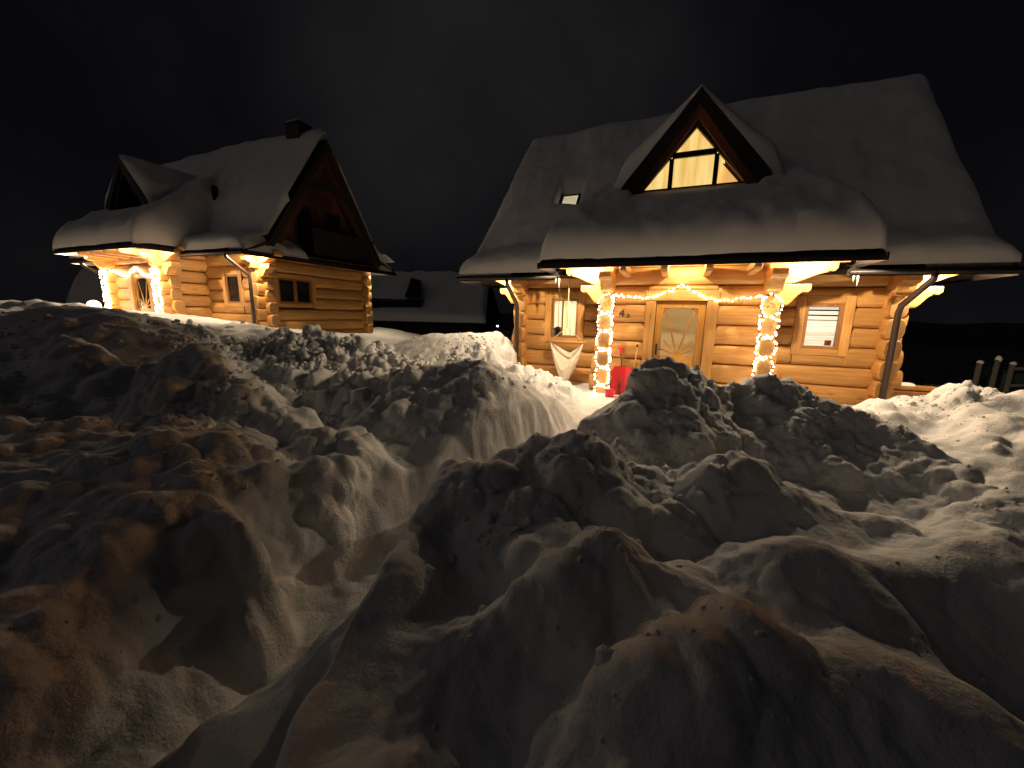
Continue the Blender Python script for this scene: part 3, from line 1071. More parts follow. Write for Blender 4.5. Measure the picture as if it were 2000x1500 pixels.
    # downpipes
    for (a, s) in ((0.0, -1), (Wd, 1)):
        g = MB()
        if s < 0:
            pts = [(a - 0.10, -Oe - 0.07, He), (a - 0.10, -Oe - 0.06, He - 0.14), (a - 0.02, -0.40, 1.80), (a - 0.01, -0.37, 1.68), (a - 0.01, -0.37, -0.1)]
        else:
            pts = [(a + 0.14, -Oe - 0.07, He), (a + 0.14, -Oe - 0.06, He - 0.12), (a - 0.03, -0.40, 1.84), (a - 0.04, -0.37, 1.72), (a - 0.04, -0.37, -0.1)]
        g.tube(pts, 0.048, 10)
        g.build('downpipe', M['pipe'], H, True)
    # ---- gable ends
    for (a, s) in ((0.0, -1), (Wd, 1)):
        if s > 0:
            ug, uo = Wd + 0.05, p['rr'] + 0.0
        else:
            ug, uo = -0.05, p['rl'] - 0.0
        lo = 2.53
        vlo = vr + (zr - lo) / sl
        g = MB()
        g.prism([(-vlo + 0.25, lo), (-(2 * vr - vlo) - 0.25, lo), (-vr, zr - 0.28)], min(ug, ug + s * 0.06), max(ug, ug + s * 0.06), 'x')
        G = g.build('gable_wall', M['red_wood'], H)
        # barge boards
        vbl = p['gl']
        zbl = p['gbz']
        for sg in (0, 1):
            def mv(v):
                return -(v if sg == 0 else 2 * vr - v)
            for (t0, t1, du, mat, nm) in ((0.0, 0.20, 0.05, 'dark_wood', 'barge_board'), (0.20, 0.42, -0.06, 'dark_red', 'barge_lining')):
                dz0, dz1 = t0 * math.hypot(1, sl), t1 * math.hypot(1, sl)
                ze_ = zbl - 0.16
                poly = [(mv(vr), zr - dz0), (mv(vr + (zr - dz0 - ze_) / sl), ze_), (mv(vr + (zr - dz1 - ze_) / sl), ze_), (mv(vr), zr - dz1)]
                x0, x1 = uo + s * (du - 0.05), uo + s * du
                g = MB()
                g.prism(poly, min(x0, x1), max(x0, x1), 'x')
                g.build(nm, M[mat], H)
            # lining under the overhang
            vq = vf - 0.05
            zq = zr - sl * (vq - vr)
            poly = [(mv(vr), zr - 0.10), (mv(vq), zq - 0.10), (mv(vq), zq - 0.14), (mv(vr), zr - 0.14)]
            g = MB()
            g.prism(poly, min(ug, uo), max(ug, uo), 'x')
            g.build('gable_soffit', M['red_wood'], H)
        # skirt roof under the gable
        ue = uR0 if s > 0 else uL0
        g = MB()
        vbk, vbi = 2 * vr - Oe, 2 * vr - vf
        V8 = [(ue, -Oe, He + 0.03), (ue, -vbk, He + 0.03), (ug, -vbi, He + 0.40), (ug, -vf, He + 0.40)]
        V8 += [(x, y, z - 0.06) for x, y, z in V8]
        g.add(V8, [(0, 1, 2, 3), (7, 6, 5, 4), (0, 4, 5, 1), (1, 5, 6, 2), (2, 6, 7, 3), (3, 7, 4, 0)])
        g.build('skirt_roof', M['roof'], R)
        g = MB()
        x0 = ue + s * 0.0
        g.box(min(x0, x0 + s * 0.03), max(x0, x0 + s * 0.03), -Oe, -(2 * vr - Oe), He - 0.075, He + 0.05)
        g.build('fascia', M['metal'], R)
        # snow on the skirt
        us = np.linspace(min(ue, ug), max(ue, ug), 24)
        for (va, vb_) in p['skirt_snow' if s > 0 else 'skirt_snow_l']:
            vs_ = np.linspace(va, vb_, max(12, int(abs(va - vb_) / 0.07)))
            UU, VV = np.meshgrid(us, vs_, indexing='ij')
            de = np.minimum(np.abs(UU - ue), np.minimum(np.abs(VV - va), np.abs(VV - vb_)))
            rd = np.sqrt(1 - (1 - np.clip(de / 0.25, 0, 1)) ** 2)
            ZZ = He + 0.03 + np.minimum(0.37 * np.abs(UU - ue) / abs(ug - ue), np.minimum(0.70 * np.maximum(Oe - VV, 0), 0.70 * np.maximum(VV - 2 * vr + Oe, 0))) + (0.26 + 0.05 * fbm(UU * 2, VV * 2, UU * 0, 2, 9)) * rd
            g = MB()
            g.grid(UU, -VV, ZZ)
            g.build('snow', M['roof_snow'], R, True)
    # ---- the snow on the roof: one soft blanket over main roof and porch roof
    st = p.get('step', 0.045)
    us = np.arange(uL0 - 0.04, uR0 + 0.08, st)
    us = np.unique(np.concatenate([us, [pl + 1e-4, pr - 1e-4]]))
    vs_ = np.unique(np.concatenate([np.arange(vr - 0.6, vP + 0.03, st), [Oe + 0.045, vP + 0.035]]))
    UU, VV = np.meshgrid(us, vs_, indexing='ij')
    tv = np.clip((Oe - VV) / (Oe - vr), 0, 1)
    cv = tv ** 0.6
    uL = uL0 + (uL1 - uL0) * cv
    uR = uR0 + (uR1 - uR0) * cv
    lump = fbm(UU * 0.8, VV * 0.8, UU * 0, 3, 15)
    lump2 = fbm(UU * 3.0, VV * 3.0, UU * 0, 3, 25)
    main_s = np.where(VV < vr, zr - sl * (vr - VV), slab_z(VV))
    edge_n = 0.10 * fbm(UU * 2.3, VV * 2.3, UU * 0, 3, 35) + 0.05 * fbm(UU * 7, VV * 2.3, UU * 0, 2, 36)
    dm = np.minimum(np.minimum(Oe + 0.046 - VV, (UU - uL) * 0.6), (uR - UU) * 0.5)
    rm = (1 - (1 - np.clip(dm / (0.40 + edge_n), 0, 1)) ** 3.4) ** (1 / 3.4)
    Tm = 0.56 + 0.10 * lump + 0.025 * lump2
    Tm = Tm * (0.72 + 0.28 * np.clip(1 - np.abs(VV - vr) / 0.35, 0, 1) * 0 + 0.28 * tv)
    zm = main_s - 0.02 + Tm * rm
    # round the ridge
    zm = smin(zm, zr + 0.34 + 0.08 * fbm(UU * 0.5, UU * 0, UU * 0, 2, 45) - 0.05 * np.abs(VV - vr), 0.25)
    zm = np.where(dm > -0.0, zm, -99)
    dp = np.minimum(vP + 0.036 - VV, np.minimum(UU - pl, pr - UU) * 1.0)
    inp = (UU > pl) & (UU < pr)
    rp = (1 - (1 - np.clip(dp / (0.50 + edge_n), 0, 1)) ** 3.0) ** (1 / 3.0)
    zp = Hp + 0.01 + smin(pslope * (vP - VV), hip * np.maximum(np.minimum(UU - pl, pr - UU), 0) + 0.05, 0.25) + (0.62 + 0.05 * lump + 0.045 * lump2) * rp
    zp = np.where(inp, zp, -99)
    z = np.where((zm > -50) & (zp > -50), smax(zm, zp, 0.22), np.maximum(zm, zp))
    # dormer space is kept clear
    du, dv, da, ds, dw = p['du'], p['dv'], p['da'], p['ds'], p['dw']
    dsl = (da - ds) / dw
    dz_ = da - dsl * np.abs(UU - du)
    # the wind keeps the snow below the dormer window
    lim = p['dsill'] - 0.03 - 0.36 * (VV - dv + 0.4) + 1.5 * np.maximum(np.abs(UU - du) - dw * 0.85, 0)
    z = np.where((z > -50) & (VV > dv - 0.5), smin(z, lim, 0.10), z)
    inside = (VV < dv - 0.42) & (z < dz_ - 0.02)
    alive = (z > -50) & ~inside
    if p.get('skylight'):
        (s0, s1, v0, v1) = p['skylight']
        dsk = np.maximum(np.maximum(s0 - UU, UU - s1), np.maximum(v0 - VV, VV - v1))
        z = np.where(z > -50, np.maximum(z - 0.50 * sstep(0.16, -0.02, dsk), main_s + 0.10), z)
        alive = alive & (dsk > 0.02)
    if p.get('vent'):
        (vu, vv) = p['vent']
        rr_ = np.hypot(UU - vu, (VV - vv) * 1.2)
        z = z + np.where(z > -50, 0.30 * np.exp(-(rr_ / 0.28) ** 2), 0)
    g = MB()
    g.grid(UU, -VV, z, alive)
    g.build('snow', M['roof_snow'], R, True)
    # back slope snow
    vs2 = np.linspace(vr - 0.55, vb + 0.0, 24)
    UU, VV = np.meshgrid(us[::3], vs2, indexing='ij')
    zb = np.where(VV < vbf, zf - (zf - He - 0.04) * (vbf - VV) / (vbf - vb), zr - sl * (vr - VV)) + 0.42
    tv = np.clip((VV - vb) / (vr - vb), 0, 1)
    al = (UU > uL0 + (uL1 - uL0) * tv) & (UU < uR0 + (uR1 - uR0) * tv)
    g = MB()
    g.grid(UU, -VV, zb, al)
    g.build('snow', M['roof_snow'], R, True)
    # ---- dormer
    Dm = empty('dormer', parent=H)
    dmat = M['red_wood'] if p['lit'] else M['dark_wood']  # unlit house gets near-black boards, its missing light put into the colour
    yf = -dv
    back = -(vr - 0.2)
    # where each roof half of the dormer runs back into the main roof
    for s in (-1, 1):
        nsl = 10
        ts = np.linspace(0, 1.0, nsl)
        g = MB()
        top, bot = [], []
        for t in ts:
            x = du + s * dw * t
            zz = da - 0.02 - dsl * dw * t
            vend = np.clip(vr + (zr - zz) / sl - 0.15, vr, dv - 0.1)
            top.append(((x, yf + 0.03, zz), (x, -vend, zz)))
        vs, fs = [], []
        for a, b in top:
            vs += [a, b, (a[0], a[1], a[2] - 0.09), (b[0], b[1], b[2] - 0.09)]
        for i in range(nsl - 1):
            a, b = 4 * i, 4 * (i + 1)
            fs += [(a, b, b + 1, a + 1), (a + 2, a + 3, b + 3, b + 2), (a, a + 2, b + 2, b)]
        g.add(vs, fs)
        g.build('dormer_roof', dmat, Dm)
        # black barge board and red lining behind it, darkened on the unlit house
        hy = math.hypot(1, dsl)
        for (t0, t1, y0, y1, mat, nm) in ((-0.01, 0.15, yf - 0.03, yf + 0.02, 'dark_wood', 'barge_board'), (0.15, 0.30, yf + 0.03, yf + 0.06, 'red_wood', 'barge_lining')):
            poly = [(du, da - t0 * hy), (du + s * (dw + 0.05), ds - 0.05 * dsl - t0 * hy), (du + s * (dw + 0.05 - 0.16 * (t1 - t0) / 0.16), ds - 0.05 * dsl - t1 * hy + 0.10), (du, da - t1 * hy)]
            g = MB()
            g.prism(poly, y0, y1, 'y')
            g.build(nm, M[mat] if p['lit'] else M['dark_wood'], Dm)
    # wall of the dormer: a triangle with a triangular opening
    wy = yf + 0.40
    sill, ap, hw = p['dsill'], p['dapex'], p['dhw']
    wu = p['dwu']
    g = MB()
    out = [(du - dw, ds - 0.25), (du + dw, ds - 0.25), (du, da - 0.12)]
    inn = [(wu - hw, sill), (wu + hw, sill), (wu, ap)]
    vs = [(x, wy, z) for x, z in out] + [(x, wy, z) for x, z in inn] + [(x, wy + 0.09, z) for x, z in out] + [(x, wy + 0.09, z) for x, z in inn]
    fs = []
    for i in range(3):
        j = (i + 1) % 3
        fs += [(i, j, 3 + j, 3 + i), (3 + i, 3 + j, 9 + j, 9 + i)]
    g.add(vs, fs)
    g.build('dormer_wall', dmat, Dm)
    # bars and panes
    zb_ = sill + (ap - sill) * 0.565
    half = lambda z: hw * (ap - z) / (ap - sill)
    bx = 0.37 * hw / 0.93
    g = MB()
    g.box(wu - half(zb_) + 0.0, wu + half(zb_), wy + 0.012, wy + 0.07, zb_ - 0.055, zb_ + 0.05)
    g.box(wu - bx - 0.085, wu - bx + 0.0, wy + 0.014, wy + 0.068, sill, zb_ - 0.056)
    g.box(wu + bx, wu + bx + 0.085, wy + 0.014, wy + 0.068, sill, zb_ - 0.056)
    g.build('window_bar', M['dark_wood'], Dm)
    lit = p['lit']
    gl = M['glass'] if lit else M['dark_glass']
    zl = zb_ - 0.056
    xl = half(sill)

    def zx(x):
        return ap - (ap - sill) * abs(x) / hw
    panes = [[(-half(zb_ + 0.05), zb_ + 0.05), (half(zb_ + 0.05), zb_ + 0.05), (0, ap)],
             [(-bx, sill), (bx, sill), (bx, zl), (-bx, zl)],
             [(-xl, sill), (-bx - 0.085, sill), (-bx - 0.085, min(zx(bx + 0.085), zl))],
             [(bx + 0.085, sill), (xl, sill), (bx + 0.085, min(zx(bx + 0.085), zl))]]
    for P in panes:
        g = MB()
        g.prism([(wu + x, z) for x, z in P], wy + 0.036, wy + 0.044, 'y')
        g.build('pane', gl, Dm)
    if lit:
        X, Z = np.meshgrid(np.linspace(-hw * 1.08, hw * 1.08, 66), np.linspace(0, 1, 12), indexing='ij')
        top_z = ap + 0.09 - (ap - sill) * np.abs(X) / hw
        # the right-hand curtain is drawn aside
        ZZ = sill - 0.05 + (top_z - sill + 0.05) * Z
        lean = np.where(X > 0.40 * hw, 1, 0)
        YY = wy + 0.20 + 0.025 * np.sin(X * 38 + 0.8 * np.sin(X * 11)) * (0.5 + 0.5 * Z)
        al = ~((X > 0.47 * hw) & (ZZ < sill + (X - 0.47 * hw) * 4.0 - 0.0) & (X > 0.55 * hw))
        al = ~((X - 0.47 * hw) * 3.2 > (ZZ - sill) + 0.05)
        g = MB()
        g.grid(X + wu, YY, ZZ, al)
        g.build('curtain', M['curtain'], Dm, True)
        g = MB()
        g.prism([(wu - hw * 1.05, sill - 0.06), (wu + hw * 1.05, sill - 0.06), (wu, ap - 0.02)], wy + 0.30, wy + 0.32, 'y')
        g.build('room_wall', M['room'], Dm)
    # snow lying on the dormer
    st2 = 0.04
    us = np.concatenate([np.arange(-dw - 0.40, 0, st2), np.arange(0, dw + 0.41, st2)])
    vs2 = np.concatenate([np.arange(vr + 0.05, dv - 0.02, st2), [dv - 0.02, dv + 0.015]])
    UU, VV = np.meshgrid(us, vs2, indexing='ij')
    au = np.abs(UU)
    sb = da - dsl * au
    rf = np.sqrt(1 - (1 - np.clip((dv + 0.015 - VV) / 0.22, 0, 1)) ** 2)
    Td = (0.12 + 0.50 * np.clip(au / 1.25, 0, 1)) * (1 + 0.10 * fbm(UU * 2, VV * 2, UU * 0, 2, 3))
    zd = sb + Td * (0.15 + 0.85 * rf) - 0.35 * sstep(dw, dw + 0.4, au)
    zd = np.minimum(zd, da + 0.11 - 0.06 * (au ** 2))
    g = MB()
    g.grid(UU + du, -VV, zd)
    # front lip of that snow
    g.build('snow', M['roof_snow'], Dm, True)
    # ---- windows of the ground floor
    for wi, (a, b, c, d, style) in enumerate(p['windows']):
        wn = empty('window', (0, 0, 0), 0, H)
        casing(wn, a, b, c, d, -0.085, cw, 0.12)
        frame_ring('frame', wn, a, b, c, d, -0.062, 0.058, 0.09, 'brown_frame')
        g = MB()
        g.box(a + 0.05, b - 0.05, -0.022, -0.014, c + 0.05, d - 0.05)
        g.build('pane', M['glass'] if style != 'dark' else M['dark_glass'], wn)
        if style == 'net':
            m0 = a + (b - a) * 0.48
            wavy('curtain', wn, a + 0.02, m0 - 0.06, c, d, 0.07, 'net', 3, 0.025)
            wavy('curtain', wn, m0 + 0.02, b - 0.02, c, d, 0.07, 'net', 4, 0.025)
            g = MB()
            g.box(m0 - 0.06, m0 - 0.03, -0.035, -0.003, c + 0.05, d - 0.05)
            g.build('window_bar', M['brown_frame'], wn)
            g = MB()
            g.box(a, b, 0.20, 0.22, c - 0.1, d + 0.1)
            g.build('lit_room', M['room'], wn)
        elif style == 'blind':
            # roller slats above, pleats below
            hgt = d - c - 0.1
            for i, (t0, t1) in enumerate(((0.0, 0.075), (0.11, 0.20), (0.235, 0.33))):
                g = MB()
                g.box(a + 0.04, b - 0.04, 0.030, 0.036, d - 0.05 - hgt * t1, d - 0.05 - hgt * t0)
                g.build('blind_slat', M['blind'], wn)
            wavy('blind', wn, a + 0.03, b - 0.03, c + 0.03, d - 0.05 - hgt * 0.345, 0.06, 'blind', 11, 0.016, True)
            g = MB()
            g.box(a, b, 0.20, 0.22, c - 0.1, d + 0.1)
            g.build('dark_gap', M['dark_glass'], wn)
            g = MB()
            g.box(b - 0.20, b - 0.10, -0.004, 0.02, c + 0.07, c + 0.17)
            g.build('orange_sticker', plain('orange_card', (0.75, 0.30, 0.08), 0.8), wn)
    # ---- door
    dr = empty('door', (0, 0, 0), 0, H)
    fy = -bp - 0.085
    g = MB()
    g.box(d0 - 0.19, d0, fy, fy + 0.14, 0, dz)
    g.build('jamb', M['wood_z'], dr, False, 0.012)
    g = MB()
    g.box(d1, d1 + 0.19, fy, fy + 0.14, 0, dz)
    g.build('jamb', M['wood_z'], dr, False, 0.012)
    hdp = [(d0 - 0.2, dz), (d1 + 0.2, dz), (d1 + 0.2, dz + 0.15), (d1 + 0.15, dz + 0.20), (d0 - 0.15, dz + 0.20), (d0 - 0.2, dz + 0.15)]
    g = MB()
    g.prism(hdp, fy - 0.01, fy + 0.14, 'y')
    g.build('header', M['wood_x'], dr, False, 0.012)
    # leaf with an arched-top opening
    g0, g1, gz0, gz1 = d0 + 0.14, d1 - 0.14, 0.82, dz - 0.14
    ly = -bp - 0.02
    g = MB()
    g.box(d0 + 0.01, g0, ly, ly + 0.06, 0.02, dz - 0.01)
    g.box(g1, d1 - 0.01, ly, ly + 0.06, 0.02, dz - 0.01)
    g.box(g0, g1, ly, ly + 0.06, gz1, dz - 0.01)
    g.box(g0, g1, ly, ly + 0.06, 0.02, gz0)
    g.build('leaf', M['door_wood'], dr, False, 0.006)
    # two raised panels below the glass
    mid = (g0 + g1) / 2
    for (a, b) in ((g0, mid - 0.03), (mid + 0.03, g1)):
        g = MB()
        g.box(a, b, ly - 0.014, ly + 0.001, 0.14, gz0 - 0.12)
        g.build('panel', M['door_wood'], dr, False, 0.012)
    # sunburst: rays fanning from the bottom middle, small carved corners
    gc = (mid, gz0 + 0.0)
    for ang in (22, 48, 74, 106, 132, 158):
        t = math.radians(ang)
        L = min((g1 - mid - 0.01) / max(abs(math.cos(t)), 1e-3), (gz1 - gz0) * (0.42 if abs(ang - 90) > 20 else 0.95))
        w = 0.018
        dx, dz2 = math.cos(t), math.sin(t)
        e = 0.06
        P = [(gc[0] + dx * e - dz2 * w, gc[1] + dz2 * e + dx * w), (gc[0] + dx * e + dz2 * w, gc[1] + dz2 * e - dx * w),
             (gc[0] + dx * L + dz2 * w, gc[1] + dz2 * L - dx * w), (gc[0] + dx * L - dz2 * w, gc[1] + dz2 * L + dx * w)]
        g = MB()
        g.prism(P, ly + 0.012, ly + 0.048, 'y')
        g.build('ray', M['door_wood'], dr, False, 0.003)
    g = MB()
    P = [(gc[0] + 0.09 * math.cos(math.pi * i / 10), gc[1] + 0.09 * math.sin(math.pi * i / 10)) for i in range(11)]
    g.prism(P, ly + 0.006, ly + 0.054, 'y')
    g.build('ray_hub', M['door_wood'], dr)
    for s in (-1, 1):
        x = g0 if s < 0 else g1
        g = MB()
        g.prism([(x, gz1), (x - s * 0.13, gz1), (x - s * 0.11, gz1 - 0.03), (x - s * 0.06, gz1 - 0.045), (x - s * 0.03, gz1 - 0.09), (x, gz1 - 0.13)], ly + 0.01, ly + 0.05, 'y')
        g.build('corner_fret', M['brown_frame'], dr)
    g = MB()
    g.box(g0, g1, ly + 0.026, ly + 0.032, gz0, gz1)
    g.build('glass', M['glass'] if lit else M['dark_glass'], dr)
    g = MB()
    g.box(d0, d1, ly + 0.42, ly + 0.45, 0, dz)
    g.build('hall', M['door_room'] if lit else M['core'], dr)
    g = MB()
    g.box(d0 + 0.05, d0 + 0.085, ly - 0.012, ly - 0.001, 0.82, 1.04)
    g.tube([(d0 + 0.067, ly - 0.01, 0.93), (d0 + 0.067, ly - 0.055, 0.93), (d0 + 0.17, ly - 0.06, 0.93)], 0.011, 8)
    g.build('handle', M['black'], dr)
    g = MB()
    g.box(d0 - 0.19, d1 + 0.19, -bp - 0.36, -bp - 0.06, -0.10, 0.015)
    g.build('doorstep', M['grey_wood'], dr, False, 0.01)
    # porch floor
    g = MB()
    g.box(b1 - 0.15, b2 + 0.15, -bp - 0.5, -bp + 0.1, -0.25, -0.04)
    g.build('porch_floor', M['grey_wood'], H)
    # ---- window in the gable end wall
    if gw:
        v0, v1, z0, z1 = gw
        wn = empty('window', (0, 0, 0), 0, H)
        xf = Wd + 0.10
        g = MB()
        for (a, b, c, d) in ((-v0, -v0 + 0.06, z0, z1), (-v1 - 0.06, -v1, z0, z1), (-v0 + 0.06, -v1 - 0.06, z1 - 0.06, z1), (-v0 + 0.06, -v1 - 0.06, z0, z0 + 0.06),
                             ((-v0 - v1) / 2 - 0.05, (-v0 - v1) / 2 + 0.05, z0 + 0.06, z1 - 0.06)):
            g.box(xf - 0.08, xf, a, b, c, d)
        g.build('frame', M['brown_frame'], wn)
        for (a, b) in ((-v0 + 0.06, (-v0 - v1) / 2 - 0.05), ((-v0 - v1) / 2 + 0.05, -v1 - 0.06)):
            g = MB()
            g.box(xf - 0.055, xf - 0.045, a, b, z0 + 0.06, z1 - 0.06)
            g.build('pane', M['dark_glass'], wn)
        for (a, b, c, d) in ((-v0 - 0.15, -v0 - 0.002, z0 - 0.13, z1 + 0.13), (-v1 + 0.002, -v1 + 0.15, z0 - 0.13, z1 + 0.13)):
            g = MB()
            g.box(xf - 0.10, xf + 0.025, a, b, c, d)
            g.build('casing_board', M['wood_z'], wn, False, 0.008)
        for (c, d) in ((z1 + 0.002, z1 + 0.13), (z0 - 0.13, z0 - 0.002)):
            g = MB()
            g.box(xf - 0.10, xf + 0.02, -v0, -v1, c, d)
            g.build('casing_board', M['wood_y'], wn, False, 0.008)
    return H, R, Dm


P1h = dict(W=7.016, D=5.74, bp=0.76, b1=2.189, b2=5.012, Oe=0.733, He=2.361, Hp=2.494, Op=0.962, Ol=1.377, Or=1.097, pl=0.979, pr=6.188,
           rv=-2.874, rz=6.773, rl=-0.982, rr=7.95, pslope=0.74, gl=0.36, gbz=2.75,
           du=3.563, dv=0.349, da=5.744, ds=4.106, dw=1.289, dsill=4.175, dapex=5.26, dhw=0.93, dwu=3.55,
           holes=[(0.74, 1.40, 1.03, 1.94), (5.74, 6.33, 1.03, 1.87)],
           windows=[(0.74, 1.40, 1.03, 1.94, 'net'), (5.74, 6.33, 1.03, 1.87, 'blind')],
           door=(3.12, 4.02, 1.88), gwin=None, lit=True, skylight=(0.60, 0.98, -1.12, -0.78),
           skirt_snow=[(0.7, -6.4)], skirt_snow_l=[(0.7, -6.4)])
P2h = dict(W=7.505, D=4.133, bp=1.061, b1=1.921, b2=4.834, Oe=1.033, He=2.372, Hp=2.468, Op=1.072, Ol=0.95, Or=0.769, pl=1.15, pr=5.632,
           rv=-2.066, rz=6.62, rl=-0.70, rr=8.15, pslope=0.72, gl=0.66, gbz=2.745,
           du=3.001, dv=1.0, da=5.336, ds=4.038, dw=1.107, dsill=4.05, dapex=4.95, dhw=0.75, dwu=3.0,
           holes=[(5.87, 6.50, 1.03, 1.90)], windows=[(5.87, 6.50, 1.03, 1.90, 'dark')],
           door=(2.95, 3.85, 1.88), gwin=(-0.39, -1.618, 1.06, 1.84), lit=False, vent=(4.98, -0.55), step=0.06, spill=1.3,
           skirt_snow=[(0.95, -1.05), (-4.25, -5.0)], skirt_snow_l=[(0.9, -5.0)])
H1, R1, D1 = add_house('log_house', 'near log house with lit dormer window, front door garland and deep roof snow', HOUSE, P1h)
H2, R2, D2 = add_house('log_house', 'farther log house with dark gable balcony, chimney and unlit windows', NEIGH, P2h)

# lamps recessed in the eaves; near house's middle porch lamp is an added fill
for (x, v, z, w) in ((-0.42, 0.53, 2.46, 120), (1.72, 1.40, 2.612, 175), (3.60, 1.48, 2.612, 75), (5.50, 1.40, 2.612, 175), (7.50, 0.53, 2.46, 140)):
    downlight(H1, x, -v, z, w)
for (x, v, z, w) in ((-0.42, 0.78, 2.43, 140), (1.45, 1.86, 2.612, 200), (5.25, 1.86, 2.612, 200), (7.86, 0.62, 2.45, 190), (7.85, -4.35, 2.49, 170)):
    downlight(H2, x, -v, z, w)


# ---- near house: number, roof window, icicles
def text_part(body, size, loc, parent, mat, name, ext=0.006):
    cu = bpy.data.curves.new(name, 'FONT')
    cu.body = body
    cu.size = size
    cu.extrude = ext
    o = bpy.data.objects.new(name, cu)
    o.location = loc
    o.rotation_euler = (math.radians(90), 0, 0)
    o.parent = parent
    COL.objects.link(o)
    bpy.context.view_layer.update()
    me = bpy.data.meshes.new_from_object(o.evaluated_get(bpy.context.evaluated_depsgraph_get()))
    bpy.data.objects.remove(o)
    me.materials.clear()
    me.materials.append(mat)
    o = bpy.data.objects.new(name, me)
    o.location = loc
    o.rotation_euler = (math.radians(90), 0, 0)
    o.parent = parent
    COL.objects.link(o)
    return o


text_part('4', 0.235, (2.42, -0.76 - 0.085, 1.545), H1, M['black'], 'house_number')
text_part('a', 0.175, (2.57, -0.76 - 0.085, 1.535), H1, M['black'], 'house_number')


# roof window of the near house
def main_slab(p, v):
    vf, zf = 0.22, p['He'] + 0.40
    zr = p['rz'] - 0.34
    return zr - (zr - zf) / (vf - p['rv']) * (v - p['rv'])


s0, s1, v0, v1 = P1h['skylight']
za, zb = main_slab(P1h, v1) + 0.16, main_slab(P1h, v0) + 0.16
RW = empty('roof_window', parent=H1)
g = MB()
g.add([(s0, -v1, za), (s1, -v1, za), (s1, -v0, zb), (s0, -v0, zb)], [(0, 1, 2, 3)])
g.build('pane', M['skylight'], RW)
g = MB()
for a, b in ((s0 - 0.04, s0), (s1, s1 + 0.04)):
    g.add([(a, -v1, za - 0.1), (b, -v1, za - 0.1), (b, -v0, zb - 0.1), (a, -v0, zb - 0.1), (a, -v1, za + 0.05), (b, -v1, za + 0.05), (b, -v0, zb + 0.05), (a, -v0, zb + 0.05)],
          [(3, 2, 1, 0), (4, 5, 6, 7), (0, 1, 5, 4), (1, 2, 6, 5), (2, 3, 7, 6), (3, 0, 4, 7)])
g.build('frame', M['metal'], RW)


def icicles(H, R, spots):
    for (u, v, z, L) in spots:
        g = MB()
        g.tube([(u, -v, z), (u + 0.004, -v, z - L * 0.5), (u, -v, z - L)], [0.022, 0.012, 0.002], 6)
        g.build('icicle', M['ice'], R, True)


icicles(H1, R1, [(1.12, 0.80, 2.33, 0.22), (1.04, 0.80, 2.33, 0.10), (6.14, 0.84, 2.30, 0.10), (6.20, 0.83, 2.30, 0.17)])

# ---- farther house: chimney, vent, balcony in the gable
g = MB()
g.box(6.70, 7.30, 1.80, 2.30, 5.9, 6.82)
ch = g.build('chimney', M['brick'], R2, False, 0.01)
g = MB()
g.box(6.67, 7.33, 1.77, 2.33, 6.82, 6.86)
g.build('chimney_cap', M['metal'], R2, False, 0.01)
g = MB()
us = np.linspace(6.69, 7.31, 14)
ws = np.linspace(1.79, 2.31, 14)
UU, VV = np.meshgrid(us, ws, indexing='ij')
de = np.minimum(np.minimum(UU - 6.69, 7.31 - UU), np.minimum(VV - 1.79, 2.31 - VV))
g.grid(UU, VV, 6.862 + 0.10 * np.sqrt(1 - (1 - np.clip(de / 0.2, 0, 1)) ** 2))
g.build('snow', M['roof_snow'], R2, True)
vz = main_slab(P2h, -0.55)
g = MB()
g.tube([(4.98, 0.50, vz - 0.1), (5.02, 0.42, vz + 0.62), (5.14, 0.34, vz + 0.66)], [0.10, 0.10, 0.10], 12)
g.build('vent_pipe', M['metal'], R2, True)
WD2 = P2h['W']
BA = empty('balcony', parent=H2)
g = MB()
g.box(WD2 + 0.12, WD2 + 0.66, 1.35, 4.05, 2.66, 2.74)
g.build('floor_slab', M['dark_wood'], BA)
nb = 14
for i in range(nb):
    y0 = 1.36 + (4.04 - 1.36) * i / nb
    g = MB()
    g.box(WD2 + 0.60, WD2 + 0.63, y0 + 0.006, y0 + (4.04 - 1.36) / nb - 0.006, 2.70, 3.38)
    g.build('balustrade_board', M['dark_wood'], BA)
g = MB()
g.box(WD2 + 0.58, WD2 + 0.66, 1.32, 4.08, 3.39, 3.46)
g.build('handrail', M['dark_wood'], BA, False, 0.008)
for (a, b) in ((1.12, 1.78), (2.36, 3.0)):
    g = MB()
    g.box(WD2 + 0.11, WD2 + 0.15, a, b, 2.76, 4.18)
    o = g.build('balcony_door', M['dark_wood'], BA)
    g = MB()
    g.box(WD2 + 0.151, WD2 + 0.156, a + 0.09, b - 0.09, 2.95, 4.08)
    g.build('pane', M['dark_glass'], o)
# arched tie beam across the gable
g = MB()
n = 14
up, lo = [], []
for i in range(n + 1):
    t = i / n
    y = 1.05 + 2.03 * t
    arch = math.sin(math.pi * t)
    up.append((y, 4.60 + 0.34 * arch))
    lo.append((y, 4.42 + 0.30 * arch))
g.prism(up + lo[::-1], P2h['rr'] - 0.13, P2h['rr'] - 0.04, 'x')
g.build('tie_beam', M['dark_wood'], H2)
for i in range(1, 11):       # upright boards of the gable
    y = 0.35 + 3.45 * i / 11
    top = P2h['rz'] - 0.34 - (abs(y - 2.066)) * 1.66 - 0.75
    if top > 2.8:
        g = MB()
        g.box(WD2 + 0.111, WD2 + 0.128, y - 0.145, y + 0.145, 2.66, top)
        g.build('gable_board', M['dark_red'], H2)


# ------------------------------------------------------------------ things on and round the houses
def at(h, u, v, z):
    a = math.radians(h['yaw'])
    return (h['x'] + u * math.cos(a) + v * math.sin(a), h['y'] + u * math.sin(a) - v * math.cos(a), h['z'] + z)


